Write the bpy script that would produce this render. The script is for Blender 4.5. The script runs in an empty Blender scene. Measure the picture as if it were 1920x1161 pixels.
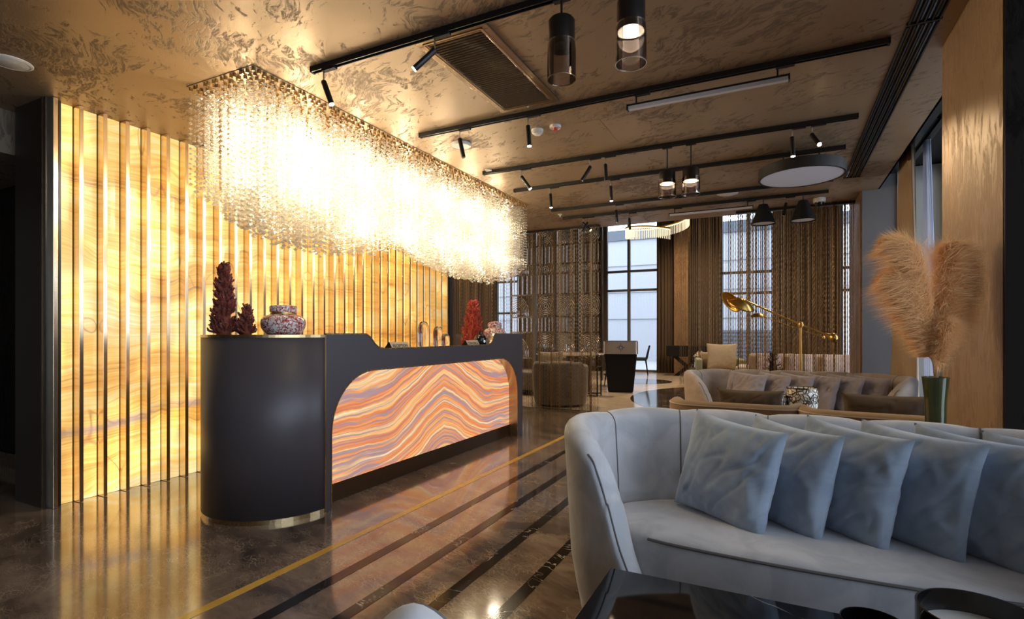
import bpy, math, random
from mathutils import Vector, Matrix, noise
random.seed(7)
S = bpy.context.scene
COL = S.collection
PI = math.pi

# ------------------------------------------------------------------ camera, world, exposure
CAMH = 1.2; CEIL = 2.815; F = 1004.0; HY = 625.0
YAW = math.atan(0.5)
cam_d = bpy.data.cameras.new('camera'); cam = bpy.data.objects.new('camera', cam_d); COL.objects.link(cam)
cam.location = (0, 0, CAMH); cam.rotation_euler = (PI/2, 0, YAW)
cam_d.sensor_width = 36; cam_d.lens = F/1920*36
cam_d.shift_y = (HY-580.5)/1920; cam_d.clip_start = 0.05; cam_d.clip_end = 200
S.camera = cam
S.view_settings.view_transform = 'Standard'; S.view_settings.look = 'None'
S.view_settings.gamma = 1; S.view_settings.use_curve_mapping = False
S.view_settings.exposure = 0.0
try:
    S.cycles.max_bounces = 8; S.cycles.diffuse_bounces = 4; S.cycles.glossy_bounces = 4
    S.cycles.transmission_bounces = 8; S.cycles.transparent_max_bounces = 24
    S.cycles.caustics_reflective = False; S.cycles.caustics_refractive = False
    S.cycles.sample_clamp_indirect = 6; S.cycles.use_denoising = True
except Exception: pass
w = bpy.data.worlds.new('world'); S.world = w; w.use_nodes = True
bg = w.node_tree.nodes['Background']; bg.inputs[0].default_value = (0.78, 0.86, 1.0, 1); bg.inputs[1].default_value = 5.0

def light(name, typ, loc, energy, color, rot=None, **kw):
    d = bpy.data.lights.new(name, typ); d.energy = energy; d.color = color
    for k, v in kw.items():
        if k != 'portal': setattr(d, k, v)
    if kw.get('portal'): d.cycles.is_portal = True
    o = bpy.data.objects.new(name, d); COL.objects.link(o); o.location = loc
    if rot: o.rotation_euler = rot
    return o
WARM = (1.0, 0.72, 0.42)
# portals for the sky in the window openings
light('window_portal', 'AREA', (1.62, -0.4, 1.6), 1, (1,1,1), (0, PI/2, 0), shape='RECTANGLE', size=2.6, size_y=6.2, portal=True)
light('window_portal', 'AREA', (1.62, 5.4, 1.6), 1, (1,1,1), (0, PI/2, 0), shape='RECTANGLE', size=2.6, size_y=3.2, portal=True)
light('window_portal', 'AREA', (-3.5, 16.9, 2.5), 1, (1,1,1), (-PI/2, 0, 0), shape='RECTANGLE', size=12, size_y=5, portal=True)
# lamps of the chandelier
for i in range(13):
    for z_, e_ in ((2.56, 24), (2.14 if 2 < i < 12 else 2.3, 19)):
        light('chandelier_bulb', 'POINT', (-3.15+(.1 if i % 2 else -.06), 2.42+i*0.29, z_), e_, (1.0, 0.85, 0.62), shadow_soft_size=0.05)

# ------------------------------------------------------------------ mesh builder
class MB:
    def __init__(s): s.v = []; s.f = []; s.m = []; s.mi = 0; s.sm = []; s.smooth = False
    def add(s, vs, fs, smooth=None):
        b = len(s.v); s.v.extend([tuple(p) for p in vs])
        sm = s.smooth if smooth is None else smooth
        for f in fs: s.f.append(tuple(b+i for i in f)); s.m.append(s.mi); s.sm.append(sm)
        return s
    def box(s, x0, x1, y0, y1, z0, z1):
        vs = [(x0,y0,z0),(x1,y0,z0),(x1,y1,z0),(x0,y1,z0),(x0,y0,z1),(x1,y0,z1),(x1,y1,z1),(x0,y1,z1)]
        return s.add(vs, [(0,3,2,1),(4,5,6,7),(0,1,5,4),(1,2,6,5),(2,3,7,6),(3,0,4,7)], False)
    def cb(s, cx, cy, cz, sx, sy, sz): return s.box(cx-sx/2, cx+sx/2, cy-sy/2, cy+sy/2, cz-sz/2, cz+sz/2)
    def lathe(s, prof, n=24, c=(0,0,0), a0=0, a1=2*PI, cap=True, smooth=True):
        full = abs(a1-a0-2*PI) < 1e-6; k = n if full else n+1
        vs = []
        for r, z in prof:
            for i in range(k):
                a = a0+(a1-a0)*i/n; vs.append((c[0]+r*math.cos(a), c[1]+r*math.sin(a), c[2]+z))
        fs = []
        for j in range(len(prof)-1):
            for i in range(n):
                i2 = (i+1) % k
                fs.append((j*k+i, j*k+i2, (j+1)*k+i2, (j+1)*k+i))
        s.add(vs, fs, smooth)
        if cap and full:
            b = len(s.v)-len(vs)
            if prof[0][0] > 1e-5: s.f.append(tuple(b+i for i in reversed(range(n)))); s.m.append(s.mi); s.sm.append(False)
            if prof[-1][0] > 1e-5: s.f.append(tuple(b+(len(prof)-1)*k+i for i in range(n))); s.m.append(s.mi); s.sm.append(False)
        return s
    def tube(s, pts, r, n=8, cap=True, smooth=True):
        pts = [Vector(p) for p in pts]; rs = r if isinstance(r, (list, tuple)) else [r]*len(pts)
        vs = []; up = Vector((0,0,1))
        prev = None
        for i, p in enumerate(pts):
            d = (pts[min(i+1, len(pts)-1)]-pts[max(i-1, 0)])
            if d.length < 1e-9: d = Vector((0,0,1))
            d.normalize()
            if prev is None:
                a = d.cross(up) if abs(d.z) < .95 else d.cross(Vector((1,0,0)))
            else: a = prev - d*prev.dot(d)
            a.normalize(); prev = a; b = d.cross(a)
            for k in range(n):
                t = 2*PI*k/n; vs.append(p+(a*math.cos(t)+b*math.sin(t))*rs[i])
        fs = []
        for j in range(len(pts)-1):
            for k in range(n):
                fs.append((j*n+k, j*n+(k+1) % n, (j+1)*n+(k+1) % n, (j+1)*n+k))
        s.add(vs, fs, smooth)
        if cap:
            b = len(s.v)-len(vs)
            s.f.append(tuple(b+k for k in reversed(range(n)))); s.m.append(s.mi); s.sm.append(False)
            s.f.append(tuple(b+(len(pts)-1)*n+k for k in range(n))); s.m.append(s.mi); s.sm.append(False)
        return s
    def grid(s, fn, nu, nv, wrapu=False, smooth=True):
        vs = [fn(i/nu, j/nv) for j in range(nv+1) for i in range(nu if wrapu else nu+1)]
        k = nu if wrapu else nu+1
        fs = [(j*k+i, j*k+(i+1) % k, (j+1)*k+(i+1) % k, (j+1)*k+i) for j in range(nv) for i in range(nu)]
        return s.add(vs, fs, smooth)
    def prism(s, poly, z0, z1, axis='z', smooth=False):
        # poly in 2D, extruded; axis x: poly is (y,z); axis y: (x,z); axis z: (x,y)
        def P(a, b, t): return (t, a, b) if axis == 'x' else ((a, t, b) if axis == 'y' else (a, b, t))
        n = len(poly); vs = [P(a, b, z0) for a, b in poly]+[P(a, b, z1) for a, b in poly]
        fs = [(i, (i+1) % n, n+(i+1) % n, n+i) for i in range(n)]
        s.add(vs, fs, smooth)
        b = len(s.v)-2*n
        s.f.append(tuple(b+i for i in reversed(range(n)))); s.m.append(s.mi); s.sm.append(False)
        s.f.append(tuple(b+n+i for i in range(n))); s.m.append(s.mi); s.sm.append(False)
        return s

def fixn(me):
    import bmesh
    b = bmesh.new(); b.from_mesh(me); bmesh.ops.recalc_face_normals(b, faces=b.faces); b.to_mesh(me); b.free()

def obj(name, mb, mats, parent=None, world=True, bevel=0, normals=True, kind=None, label=None, loc=None):
    me = bpy.data.meshes.new(name)
    off = Vector((0,0,0))
    if parent is not None and world:
        q = parent
        while q is not None: off += q.location; q = q.parent
    if loc is not None: off = off + Vector(loc)
    vs = [(p[0]-off.x, p[1]-off.y, p[2]-off.z) for p in mb.v] if off.length > 0 else mb.v
    me.from_pydata(vs, [], mb.f); me.polygons.foreach_set('material_index', mb.m); me.polygons.foreach_set('use_smooth', mb.sm)
    if not isinstance(mats, (list, tuple)): mats = [mats]
    for m in mats: me.materials.append(m)
    me.update()
    if any(mb.sm): me.set_sharp_from_angle(angle=math.radians(48))
    if normals and len(mb.f) < 60000: fixn(me)
    o = bpy.data.objects.new(name, me); COL.objects.link(o)
    if loc is not None: o.location = loc
    if parent is not None: o.parent = parent
    if bevel:
        bv = o.modifiers.new('bevel', 'BEVEL'); bv.width = bevel; bv.segments = 2; bv.limit_method = 'ANGLE'; bv.angle_limit = math.radians(40)
    if kind: o['kind'] = kind
    if label: o['label'] = label
    return o
def tag(o, label=None, cat=None, group=None, kind=None):
    if label: o['label'] = label
    if cat: o['category'] = cat
    if group: o['group'] = group
    if kind: o['kind'] = kind
    return o
def thing(name, label, cat, loc=(0,0,0), rz=0, group=None):
    o = bpy.data.objects.new(name, None); COL.objects.link(o); o.location = loc; o.rotation_euler = (0,0,rz); o.empty_display_size = .05
    return tag(o, label, cat, group)
def kids(o): return [c for c in bpy.data.objects if c.parent == o]
CH = {}
def dup(root, loc, rz=0, label=None, group=None, tree=None):
    def cp(o, par):
        c = o.copy(); COL.objects.link(c)
        if par: c.parent = par
        for k in kids(o): cp(k, c)
        return c
    r = cp(root, None); r.location = loc; r.rotation_euler = (0,0,rz)
    if label: r['label'] = label
    if group: r['group'] = group
    return r

# ------------------------------------------------------------------ materials
def new_mat(name):
    m = bpy.data.materials.new(name); m.use_nodes = True
    nt = m.node_tree; return m, nt, nt.nodes['Principled BSDF']
def mat(name, col, rough=.5, metal=0, **kw):
    m, nt, p = new_mat(name)
    p.inputs['Base Color'].default_value = (*col, 1); p.inputs['Roughness'].default_value = rough; p.inputs['Metallic'].default_value = metal
    for k, v in kw.items(): p.inputs[k.replace('_', ' ')].default_value = v
    return m
class N:
    def __init__(s, nt): s.nt = nt
    def __call__(s, typ, ins=None, **at):
        n = s.nt.nodes.new(typ)
        for k, v in at.items(): setattr(n, k, v)
        for k, v in (ins or {}).items():
            if isinstance(v, bpy.types.NodeSocket): s.nt.links.new(v, n.inputs[k])
            else: n.inputs[k].default_value = v
        return n
    def link(s, a, b): s.nt.links.new(a, b)
    def coord(s, scale=(1,1,1), loc=(0,0,0), rot=(0,0,0), world=True):
        # position in the world (all setting pieces sit unrotated)
        src = s('ShaderNodeNewGeometry').outputs['Position'] if world else s('ShaderNodeTexCoord').outputs['Object']
        return s('ShaderNodeMapping', {'Vector': src, 'Scale': scale, 'Location': loc, 'Rotation': rot}).outputs[0]
    def noise(s, v, scale, detail=4, rough=.5, dist=0):
        return s('ShaderNodeTexNoise', {'Vector': v, 'Scale': scale, 'Detail': detail, 'Roughness': rough, 'Distortion': dist}).outputs['Fac']
    def ramp(s, f, stops, interp='LINEAR'):
        r = s('ShaderNodeValToRGB', {'Fac': f}); e = r.color_ramp; e.interpolation = interp
        while len(e.elements) < len(stops): e.elements.new(.5)
        for el, (p, c) in zip(e.elements, stops):
            el.position = p; el.color = (*c, 1) if len(c) == 3 else c
        return r.outputs[0]
    def g(s, f, a, b):  # smooth step a..b to 0..1
        return s('ShaderNodeMapRange', {'Value': f, 'From Min': a, 'From Max': b}, interpolation_type='SMOOTHSTEP').outputs[0]
    def mix(s, f, a, b, mode='MIX'):
        n = s('ShaderNodeMixRGB', {'Fac': f, 'Color1': a, 'Color2': b}, blend_type=mode); return n.outputs[0]
    def math(s, op, a, b=0.0, c=0.0): return s('ShaderNodeMath', {0: a, 1: b, 2: c}, operation=op).outputs[0]
    def bump(s, h, strength=.3, dist=.01): return s('ShaderNodeBump', {'Height': h, 'Strength': strength, 'Distance': dist}).outputs[0]

def plaster(name, light_c, dark_c, axis='ceil', metal=.55, rough=.42, scale=1.0, amount=.56):
    m, nt, p = new_mat(name); n = N(nt)
    if axis == 'ceil': v = n.coord((1*scale, 1*scale, 1*scale), rot=(0,0,.5))
    else: v = n.coord((1*scale, 1*scale, .45*scale))
    warp = n('ShaderNodeTexNoise', {'Vector': v, 'Scale': 2.6, 'Detail': 2}).outputs['Color']
    v2 = n('ShaderNodeVectorMath', {0: v, 1: n('ShaderNodeVectorMath', {0: warp, 'Scale': .3}, operation='SCALE').outputs[0]}, operation='ADD').outputs[0]
    st = (6, 15, 3) if axis == 'ceil' else (9, 9, 5)
    v3 = n('ShaderNodeMapping', {'Vector': v2, 'Scale': st}).outputs[0]
    strokes = n.noise(v3, 1.6, 9, .68, .6)
    patch = n.noise(v2, 1.7, 3, .55)
    a = n.math('ADD', strokes, n.math('SUBTRACT', n.math('MULTIPLY', patch, .75), .15))
    f = n.g(a, amount+.19, amount+.27)
    fine = n.noise(n('ShaderNodeMapping', {'Vector': v2, 'Scale': (10, 45, 10)}).outputs[0], 2, 6, .7)
    f = n.math('MULTIPLY', f, n.g(fine, .30, .58))
    cloud = n.noise(v, 1.1, 3)
    base = n.mix(n.g(cloud, .3, .7), (*[c*.82 for c in light_c], 1), (*light_c, 1))
    colr = n.mix(n.math('MULTIPLY', f, .78), base, (*dark_c, 1))
    n.link(colr, p.inputs['Base Color']); p.inputs['Metallic'].default_value = metal
    n.link(n.mix(f, (rough,)*3+(1,), (rough+.2,)*3+(1,)), p.inputs['Roughness'])
    n.link(n.bump(n.math('SUBTRACT', n.math('MULTIPLY', fine, .25), f), .25, .01), p.inputs['Normal'])
    return m
M = {}
M['ceiling'] = plaster('ceiling plaster', (.39, .27, .16), (.12, .08, .05))
M['bronze_wall'] = plaster('bronze plaster', (.40, .25, .13), (.22, .13, .065), axis='wall', metal=.35, rough=.45, scale=1.6, amount=.5)
M['dark_bronze'] = plaster('dark bronze plaster', (.20, .15, .10), (.07, .05, .035), axis='wall', metal=.3, rough=.5, scale=1.2)
M['dark_panel'] = mat('dark panel', (.016, .012, .010), .35)
M['dark_stone'] = plaster('dark stone', (.012, .008, .006), (.006, .004, .003), axis='wall', metal=0, rough=.75)
M['dark_stone'].node_tree.nodes['Principled BSDF'].inputs['Specular IOR Level'].default_value = .15
M['grey_wall'] = mat('grey wall', (.16, .155, .16), .7)
M['plain_wall'] = mat('plain wall', (.30, .24, .18), .8)
M['reveal'] = mat('window reveal', (.42, .44, .42), .7)
M['black_metal'] = mat('black metal', (.012, .011, .011), .38, .2)
M['black_matt'] = mat('black matt', (.009, .008, .009), .65, 0, Specular_IOR_Level=.25)
M['black_gloss'] = mat('black gloss', (.006, .006, .007), .06)
M['chrome'] = mat('chrome', (.6, .57, .52), .18, 1)
M['white_plastic'] = mat('white plastic', (.75, .70, .62), .45)
M['red_plastic'] = mat('red plastic', (.5, .02, .015), .4)
M['gold'] = mat('gold', (.72, .46, .13), .28, 1)
M['diffuser'] = mat('lamp diffuser', (.55, .53, .56), .5)
M['cloth_black'] = mat('black cloth', (.02, .022, .028), .8)

def brushed(name, c, rough=.3, dirn=(60, 60, 1), amt=.12):
    m, nt, p = new_mat(name); n = N(nt)
    v = n.coord(dirn, world=False); f = n.noise(v, 4, 3, .6)
    n.link(n.mix(f, (*[x*(1-amt) for x in c], 1), (*c, 1)), p.inputs['Base Color'])
    p.inputs['Metallic'].default_value = 1
    n.link(n.math('ADD', n.math('MULTIPLY', f, .16), rough-.08), p.inputs['Roughness']); return m
M['fin'] = brushed('champagne metal', (.86, .68, .46), .22)
M['brass'] = brushed('brass', (.50, .37, .20), .26, (8, 8, .6))
M['bronze_metal'] = brushed('bronze metal', (.17, .12, .075), .28)
M['grille'] = brushed('grille metal', (.50, .40, .29), .22, (1, 60, 1))
M['pewter'] = brushed('pewter band', (.60, .51, .41), .34, (40, 40, 1))
M['sign_plate'] = mat('sign plate', (.70, .52, .32), .55, .1)
M['coated'] = mat('coated desk', (.075, .066, .074), .42, .0)

def marble():
    m, nt, p = new_mat('brown marble'); n = N(nt)
    v = n.coord((1,1,1), rot=(0,0,.35)); v1 = n('ShaderNodeMapping', {'Vector': v, 'Scale': (1.0, 2.4, 1)}).outputs[0]
    w1 = n('ShaderNodeTexNoise', {'Vector': v, 'Scale': 3.5, 'Detail': 5}).outputs['Color']
    vw = n('ShaderNodeVectorMath', {0: v1, 1: n('ShaderNodeVectorMath', {0: w1, 'Scale': .35}, operation='SCALE').outputs[0]}, operation='ADD').outputs[0]
    cl = n.noise(vw, 2.2, 8, .62, .5)
    base = n.ramp(cl, [(.32, (.055, .040, .030)), (.45, (.17, .122, .088)), (.58, (.28, .205, .15)), (.76, (.42, .32, .235))])
    ve = n('ShaderNodeTexVoronoi', {'Vector': vw, 'Scale': 9}, feature='DISTANCE_TO_EDGE').outputs[0]
    ve2 = n('ShaderNodeTexVoronoi', {'Vector': vw, 'Scale': 21}, feature='DISTANCE_TO_EDGE').outputs[0]
    l1 = n.math('SUBTRACT', 1, n.g(ve, .004, .03)); l2 = n.math('SUBTRACT', 1, n.g(ve2, .01, .07))
    mask = n.g(n.noise(v, 1.1, 3), .40, .55)
    mask2 = n.g(n.noise(v, 6, 4), .38, .6)
    net = n.math('MULTIPLY', n.math('MAXIMUM', l1, n.math('MULTIPLY', l2, .7)), n.math('MULTIPLY', mask, mask2))
    base = n.mix(n.math('MULTIPLY', net, .8), base, (.58, .45, .31, 1))
    # white veins, few
    wv = n.noise(n('ShaderNodeMapping', {'Vector': vw, 'Scale': (.9, .9, 1), 'Rotation': (0,0,1.0)}).outputs[0], 1.7, 6, .55, 1.2)
    line = n.math('SUBTRACT', 1, n.g(n.math('ABSOLUTE', n.math('SUBTRACT', wv, .5)), .0, .006))
    line = n.math('MULTIPLY', line, n.g(n.noise(v, 4.2, 3), .58, .68))
    base = n.mix(line, base, (.75, .68, .58, 1))
    n.link(base, p.inputs['Base Color'])
    n.link(n.math('ADD', .08, n.math('MULTIPLY', n.noise(v, 12, 5), .10)), p.inputs['Roughness'])
    p.inputs['Coat Weight'].default_value = .9; p.inputs['Coat IOR'].default_value = 1.7; p.inputs['Coat Roughness'].default_value = .09
    return m
M['marble'] = marble()
def strip(name, c, vein):
    m, nt, p = new_mat(name); n = N(nt)
    v = n.coord(); f = n.noise(v, 7, 6, .6, 1)
    col = n.mix(f, (*[x*.6 for x in c], 1), (*[min(1, x*1.3) for x in c], 1))
    if vein:
        w = n.noise(v, 3.0, 5, .6, 1.5)
        line = n.math('SUBTRACT', 1, n.g(n.math('ABSOLUTE', n.math('SUBTRACT', w, .5)), .0, .012))
        col = n.mix(n.math('MULTIPLY', line, n.g(n.noise(v, 2.5, 2), .5, .6)), col, (.6, .55, .47, 1))
    n.link(col, p.inputs['Base Color']); p.inputs['Roughness'].default_value = .1; return m
M['inlay_yellow'] = strip('yellow marble', (.95, .50, .09), False)
M['inlay_black'] = strip('black marble', (.018, .012, .009), True)
M['hall_floor'] = strip('beige stone', (.62, .52, .42), False); M['hall_floor'].node_tree.nodes['Principled BSDF'].inputs['Roughness'].default_value = .16
M['dark_inlay'] = strip('dark polished stone', (.05, .04, .032), True)

def onyx_wall():
    m, nt, p = new_mat('backlit golden onyx'); n = N(nt)
    pos = n.coord()
    w1 = n('ShaderNodeTexNoise', {'Vector': n('ShaderNodeMapping', {'Vector': pos, 'Scale': (1, .8, 1.3)}).outputs[0], 'Scale': 1.1, 'Detail': 3}).outputs['Fac']
    zz = n.math('ADD', n('ShaderNodeSeparateXYZ', {0: pos}).outputs[2], n.math('MULTIPLY', w1, .55))
    yy = n('ShaderNodeSeparateXYZ', {0: pos}).outputs[1]
    v = n('ShaderNodeCombineXYZ', {0: 0.0, 1: n.math('MULTIPLY', yy, .55), 2: n.math('MULTIPLY', zz, 3.2)}).outputs[0]
    big = n.noise(v, 1.0, 5, .6, .2)
    fine = n.noise(n('ShaderNodeMapping', {'Vector': v, 'Scale': (1, .6, 9)}).outputs[0], 1.6, 5, .7)
    f = n.math('ADD', n.math('MULTIPLY', big, .60), n.math('MULTIPLY', fine, .40))
    col = n.ramp(f, [(.36, (.30, .20, .15)), (.41, (.62, .30, .07)), (.45, (.90, .44, .08)), (.51, (1.0, .60, .16)), (.58, (1.0, .74, .32)), (.68, (1.0, .88, .62))])
    # cracks
    wv = n.noise(n('ShaderNodeMapping', {'Vector': pos, 'Scale': (1, 1.1, .75)}).outputs[0], 1.0, 3, .5, .15)
    line = n.math('SUBTRACT', 1, n.g(n.math('ABSOLUTE', n.math('SUBTRACT', wv, .52)), .0, .006))
    col = n.mix(n.math('MULTIPLY', line, .7), col, (.35, .15, .05, 1))
    zb = n.math('SUBTRACT', 1, n.g(n.math('ABSOLUTE', n.math('SUBTRACT', zz, .78)), .015, .10))
    zb = n.math('MULTIPLY', zb, n.g(n.noise(n('ShaderNodeMapping', {'Vector': pos, 'Scale': (1, 1.2, 9)}).outputs[0], 1.5, 5, .6), .42, .62))
    col = n.mix(n.math('MULTIPLY', zb, .75), col, (.36, .27, .26, 1))
    # LED hot patches behind the stone
    hot = n.noise(n('ShaderNodeMapping', {'Vector': pos, 'Scale': (1, 2.2, 1.6)}).outputs[0], 1.3, 2)
    st = n.math('ADD', .92, n.math('MULTIPLY', n.g(hot, .42, .7), .85))
    p.inputs['Base Color'].default_value = (.25, .18, .1, 1); p.inputs['Roughness'].default_value = .15
    n.link(col, p.inputs['Emission Color']); n.link(st, p.inputs['Emission Strength'])
    m['boost'] = 1
    return m
M['onyx'] = onyx_wall()
YC = 4.22
def onyx_desk():
    m, nt, p = new_mat('backlit banded onyx'); n = N(nt)
    pos = n.coord(); sep = n('ShaderNodeSeparateXYZ', {0: pos})
    u = n.math('ABSOLUTE', n.math('SUBTRACT', sep.outputs[1], YC)); z = sep.outputs[2]
    mv = n('ShaderNodeCombineXYZ', {0: 0.0, 1: u, 2: z}).outputs[0]
    w1 = n.noise(n('ShaderNodeMapping', {'Vector': mv, 'Scale': (1, 1.0, .9)}).outputs[0], 1.0, 2, .45)
    w2 = n.noise(mv, 9, 3, .5)
    peak = n.math('MULTIPLY', n.math('EXPONENT', n.math('MULTIPLY', n.math('MULTIPLY', u, n.math('ADD', u, .30)), -2.6)), -.34)
    zz = n.math('ADD', n.math('ADD', z, peak), n.math('ADD', n.math('MULTIPLY', w1, .38), n.math('MULTIPLY', w2, .025)))
    v = n('ShaderNodeCombineXYZ', {0: 0.0, 1: n.math('MULTIPLY', u, .25), 2: n.math('MULTIPLY', zz, 13.0)}).outputs[0]
    f1 = n.noise(v, 1.5, 6, .68, .1)
    f2 = n.noise(n('ShaderNodeMapping', {'Vector': v, 'Location': (3, 1, 5), 'Scale': (1, 1, 2.2)}).outputs[0], 1.6, 4, .6)
    f3 = n.noise(n('ShaderNodeMapping', {'Vector': v, 'Location': (9, 4, 2), 'Scale': (1, 2.5, .5)}).outputs[0], 1.2, 3, .6)
    col = n.ramp(f1, [(.33, (.42, .14, .09)), (.42, (.80, .23, .08)), (.49, (.98, .36, .10)), (.56, (1.0, .60, .22)), (.64, (1, .86, .60))])
    grey = n.math('MAXIMUM', n.g(f2, .50, .60), n.g(f3, .57, .65))
    col = n.mix(n.math('MULTIPLY', grey, .85), col, (.33, .25, .32, 1))
    p.inputs['Base Color'].default_value = (.15, .1, .08, 1); p.inputs['Roughness'].default_value = .15
    n.link(col, p.inputs['Emission Color']); p.inputs['Emission Strength'].default_value = .92
    return m
M['onyx_desk'] = onyx_desk()

def suede(name, c, c2, scale=5, rough=.85, sheen=.5):
    m, nt, p = new_mat(name); n = N(nt)
    v = n.coord(world=False)
    f = n.noise(v, scale, 5, .6, 1.2)
    n.link(n.mix(n.g(f, .35, .65), (*c2, 1), (*c, 1)), p.inputs['Base Color'])
    p.inputs['Roughness'].default_value = rough; p.inputs['Sheen Weight'].default_value = sheen; p.inputs['Sheen Roughness'].default_value = .45
    n.link(n.bump(n.noise(v, 140, 2), .12, .002), p.inputs['Normal']); return m
M['blue_suede'] = suede('blue grey suede', (.54, .54, .56), (.42, .43, .455))
M['blue_pillow'] = suede('blue pillow velvet', (.37, .44, .54), (.28, .345, .44), 6)
M['beige_suede'] = suede('beige suede', (.46, .36, .28), (.38, .29, .22))
M['mauve'] = suede('mauve pillow', (.42, .35, .34), (.35, .29, .28), 6)
M['olive'] = suede('olive fabric', (.17, .145, .10), (.12, .10, .07), 6)
M['piping_dark'] = mat('piping', (.12, .11, .11), .7)
def weave(name, c, c2, sc=90):
    m, nt, p = new_mat(name); n = N(nt)
    v = n.coord(world=False)
    a = n('ShaderNodeTexWave', {'Vector': v, 'Scale': sc, 'Distortion': 1.5, 'Detail': 2}, bands_direction='Z').outputs[1]
    b = n('ShaderNodeTexWave', {'Vector': v, 'Scale': sc, 'Distortion': 1.5, 'Detail': 2}, bands_direction='X').outputs[1]
    f = n.math('MULTIPLY', n.math('ADD', a, b), .5)
    n.link(n.mix(f, (*c2, 1), (*c, 1)), p.inputs['Base Color']); p.inputs['Roughness'].default_value = .9
    n.link(n.bump(f, .4, .003), p.inputs['Normal']); return m
M['beige_weave'] = weave('beige ribbed weave', (.38, .26, .15), (.24, .16, .085))
M['brown_weave'] = weave('brown weave', (.13, .085, .045), (.075, .05, .028))
M['cream_weave'] = weave('cream quilt', (.50, .40, .28), (.34, .27, .19), 30)
M['drape'] = weave('brown drape', (.15, .10, .065), (.11, .075, .048), 40)
M['drape_gold'] = weave('gold brown drape', (.56, .40, .26), (.42, .29, .18), 40)
m, nt, p = new_mat('sheer'); n = N(nt); nt.nodes.remove(p)
out = nt.nodes['Material Output']
tr = n('ShaderNodeBsdfTranslucent', {'Color': (.8, .85, .95, 1)}); df = n('ShaderNodeBsdfDiffuse', {'Color': (.75, .78, .85, 1)})
n.link(n('ShaderNodeMixShader', {0: .5, 1: tr.outputs[0], 2: df.outputs[0]}).outputs[0], out.inputs[0]); M['sheer'] = m
M['chain'] = mat('bronze chain', (.36, .22, .10), .35, .85)
M['chain_dark'] = mat('dark bronze chain', (.22, .14, .07), .4, .8)

def crystal():
    m, nt, p = new_mat('crystal'); n = N(nt); nt.nodes.remove(p); out = nt.nodes['Material Output']
    t = n('ShaderNodeBsdfTranslucent', {'Color': (1, .98, .94, 1)}); g = n('ShaderNodeBsdfGlossy', {'Color': (1, 1, 1, 1), 'Roughness': .12})
    tp = n('ShaderNodeBsdfTransparent', {'Color': (1, .97, .9, 1)})
    a = n('ShaderNodeMixShader', {0: .42, 1: t.outputs[0], 2: g.outputs[0]})
    fr = n('ShaderNodeLayerWeight', {'Blend': .35}).outputs['Facing']
    fac = n.math('ADD', .42, n.math('MULTIPLY', fr, .5))
    b = n('ShaderNodeMixShader', {0: fac, 1: tp.outputs[0], 2: a.outputs[0]})
    n.link(b.outputs[0], out.inputs[0]); return m
M['crystal'] = crystal()
def thin_glass(name, col, amt=.12, rough=.02):
    m, nt, p = new_mat(name); n = N(nt); nt.nodes.remove(p); out = nt.nodes['Material Output']
    tp = n('ShaderNodeBsdfTransparent', {'Color': (*col, 1)}); g = n('ShaderNodeBsdfGlossy', {'Color': (1,1,1,1), 'Roughness': rough})
    fr = n('ShaderNodeFresnel', {'IOR': 1.5}).outputs[0]
    b = n('ShaderNodeMixShader', {0: n.math('MINIMUM', n.math('ADD', fr, amt-.04), .9), 1: tp.outputs[0], 2: g.outputs[0]})
    n.link(b.outputs[0], out.inputs[0]); return m
M['window_glass'] = thin_glass('window glass', (.93, .96, .98), .05)
M['smoke_glass'] = thin_glass('smoked glass', (.80, .76, .76), .05)
M['green_glass'] = mat('green glass', (.17, .20, .07), .05, 0, Transmission_Weight=.75, IOR=1.45)
M['clear_glass'] = mat('clear glass', (1, .97, .9), .02, 0, Transmission_Weight=1.0, IOR=1.45)
def emis(name, c, s):
    m, nt, p = new_mat(name); p.inputs['Base Color'].default_value = (*c, 1)
    p.inputs['Emission Color'].default_value = (*c, 1); p.inputs['Emission Strength'].default_value = s; return m
M['bulb'] = emis('lit lamp', (1, .80, .50), 30)
M['glow'] = emis('lit lamp soft', (1, .82, .58), 6)
M['led'] = emis('led strip', (1, .78, .40), 5)
M['wax'] = mat('white wax', (.8, .78, .74), .5)
M['facade'] = mat('pale facade', (.40, .41, .43), .8)
M['facade_dark'] = mat('dark louvre', (.10, .12, .14), .6)
M['pavement'] = mat('pavement', (.35, .35, .35), .9)
M['coral_red'] = suede('dark red coral', (.24, .040, .016), (.10, .015, .008), 25, .7, .2)
M['coral_orange'] = suede('orange red coral', (.50, .060, .018), (.32, .03, .012), 25, .7, .2)
def coral_china():
    m, nt, p = new_mat('white china with red coral print'); n = N(nt)
    v = n.coord(world=False)
    w1 = n('ShaderNodeTexNoise', {'Vector': v, 'Scale': 30, 'Detail': 3}).outputs['Color']
    vw = n('ShaderNodeVectorMath', {0: n('ShaderNodeMapping', {'Vector': v, 'Scale': (1, 1, .8)}).outputs[0], 1: n('ShaderNodeVectorMath', {0: w1, 'Scale': .045}, operation='SCALE').outputs[0]}, operation='ADD').outputs[0]
    ve = n('ShaderNodeTexVoronoi', {'Vector': vw, 'Scale': 48}, feature='DISTANCE_TO_EDGE').outputs[0]
    ve2 = n('ShaderNodeTexVoronoi', {'Vector': vw, 'Scale': 110}, feature='DISTANCE_TO_EDGE').outputs[0]
    l = n.math('MAXIMUM', n.math('SUBTRACT', 1, n.g(ve, .05, .12)), n.math('MULTIPLY', n.math('SUBTRACT', 1, n.g(ve2, .05, .12)), n.g(n.noise(v, 30, 2), .5, .55)))
    l = n.math('MULTIPLY', l, n.g(n.noise(v, 26, 2), .36, .42))
    n.link(n.mix(l, (.80, .74, .68, 1), (.38, .025, .02, 1)), p.inputs['Base Color'])
    p.inputs['Roughness'].default_value = .12; return m
M['china'] = coral_china()
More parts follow.
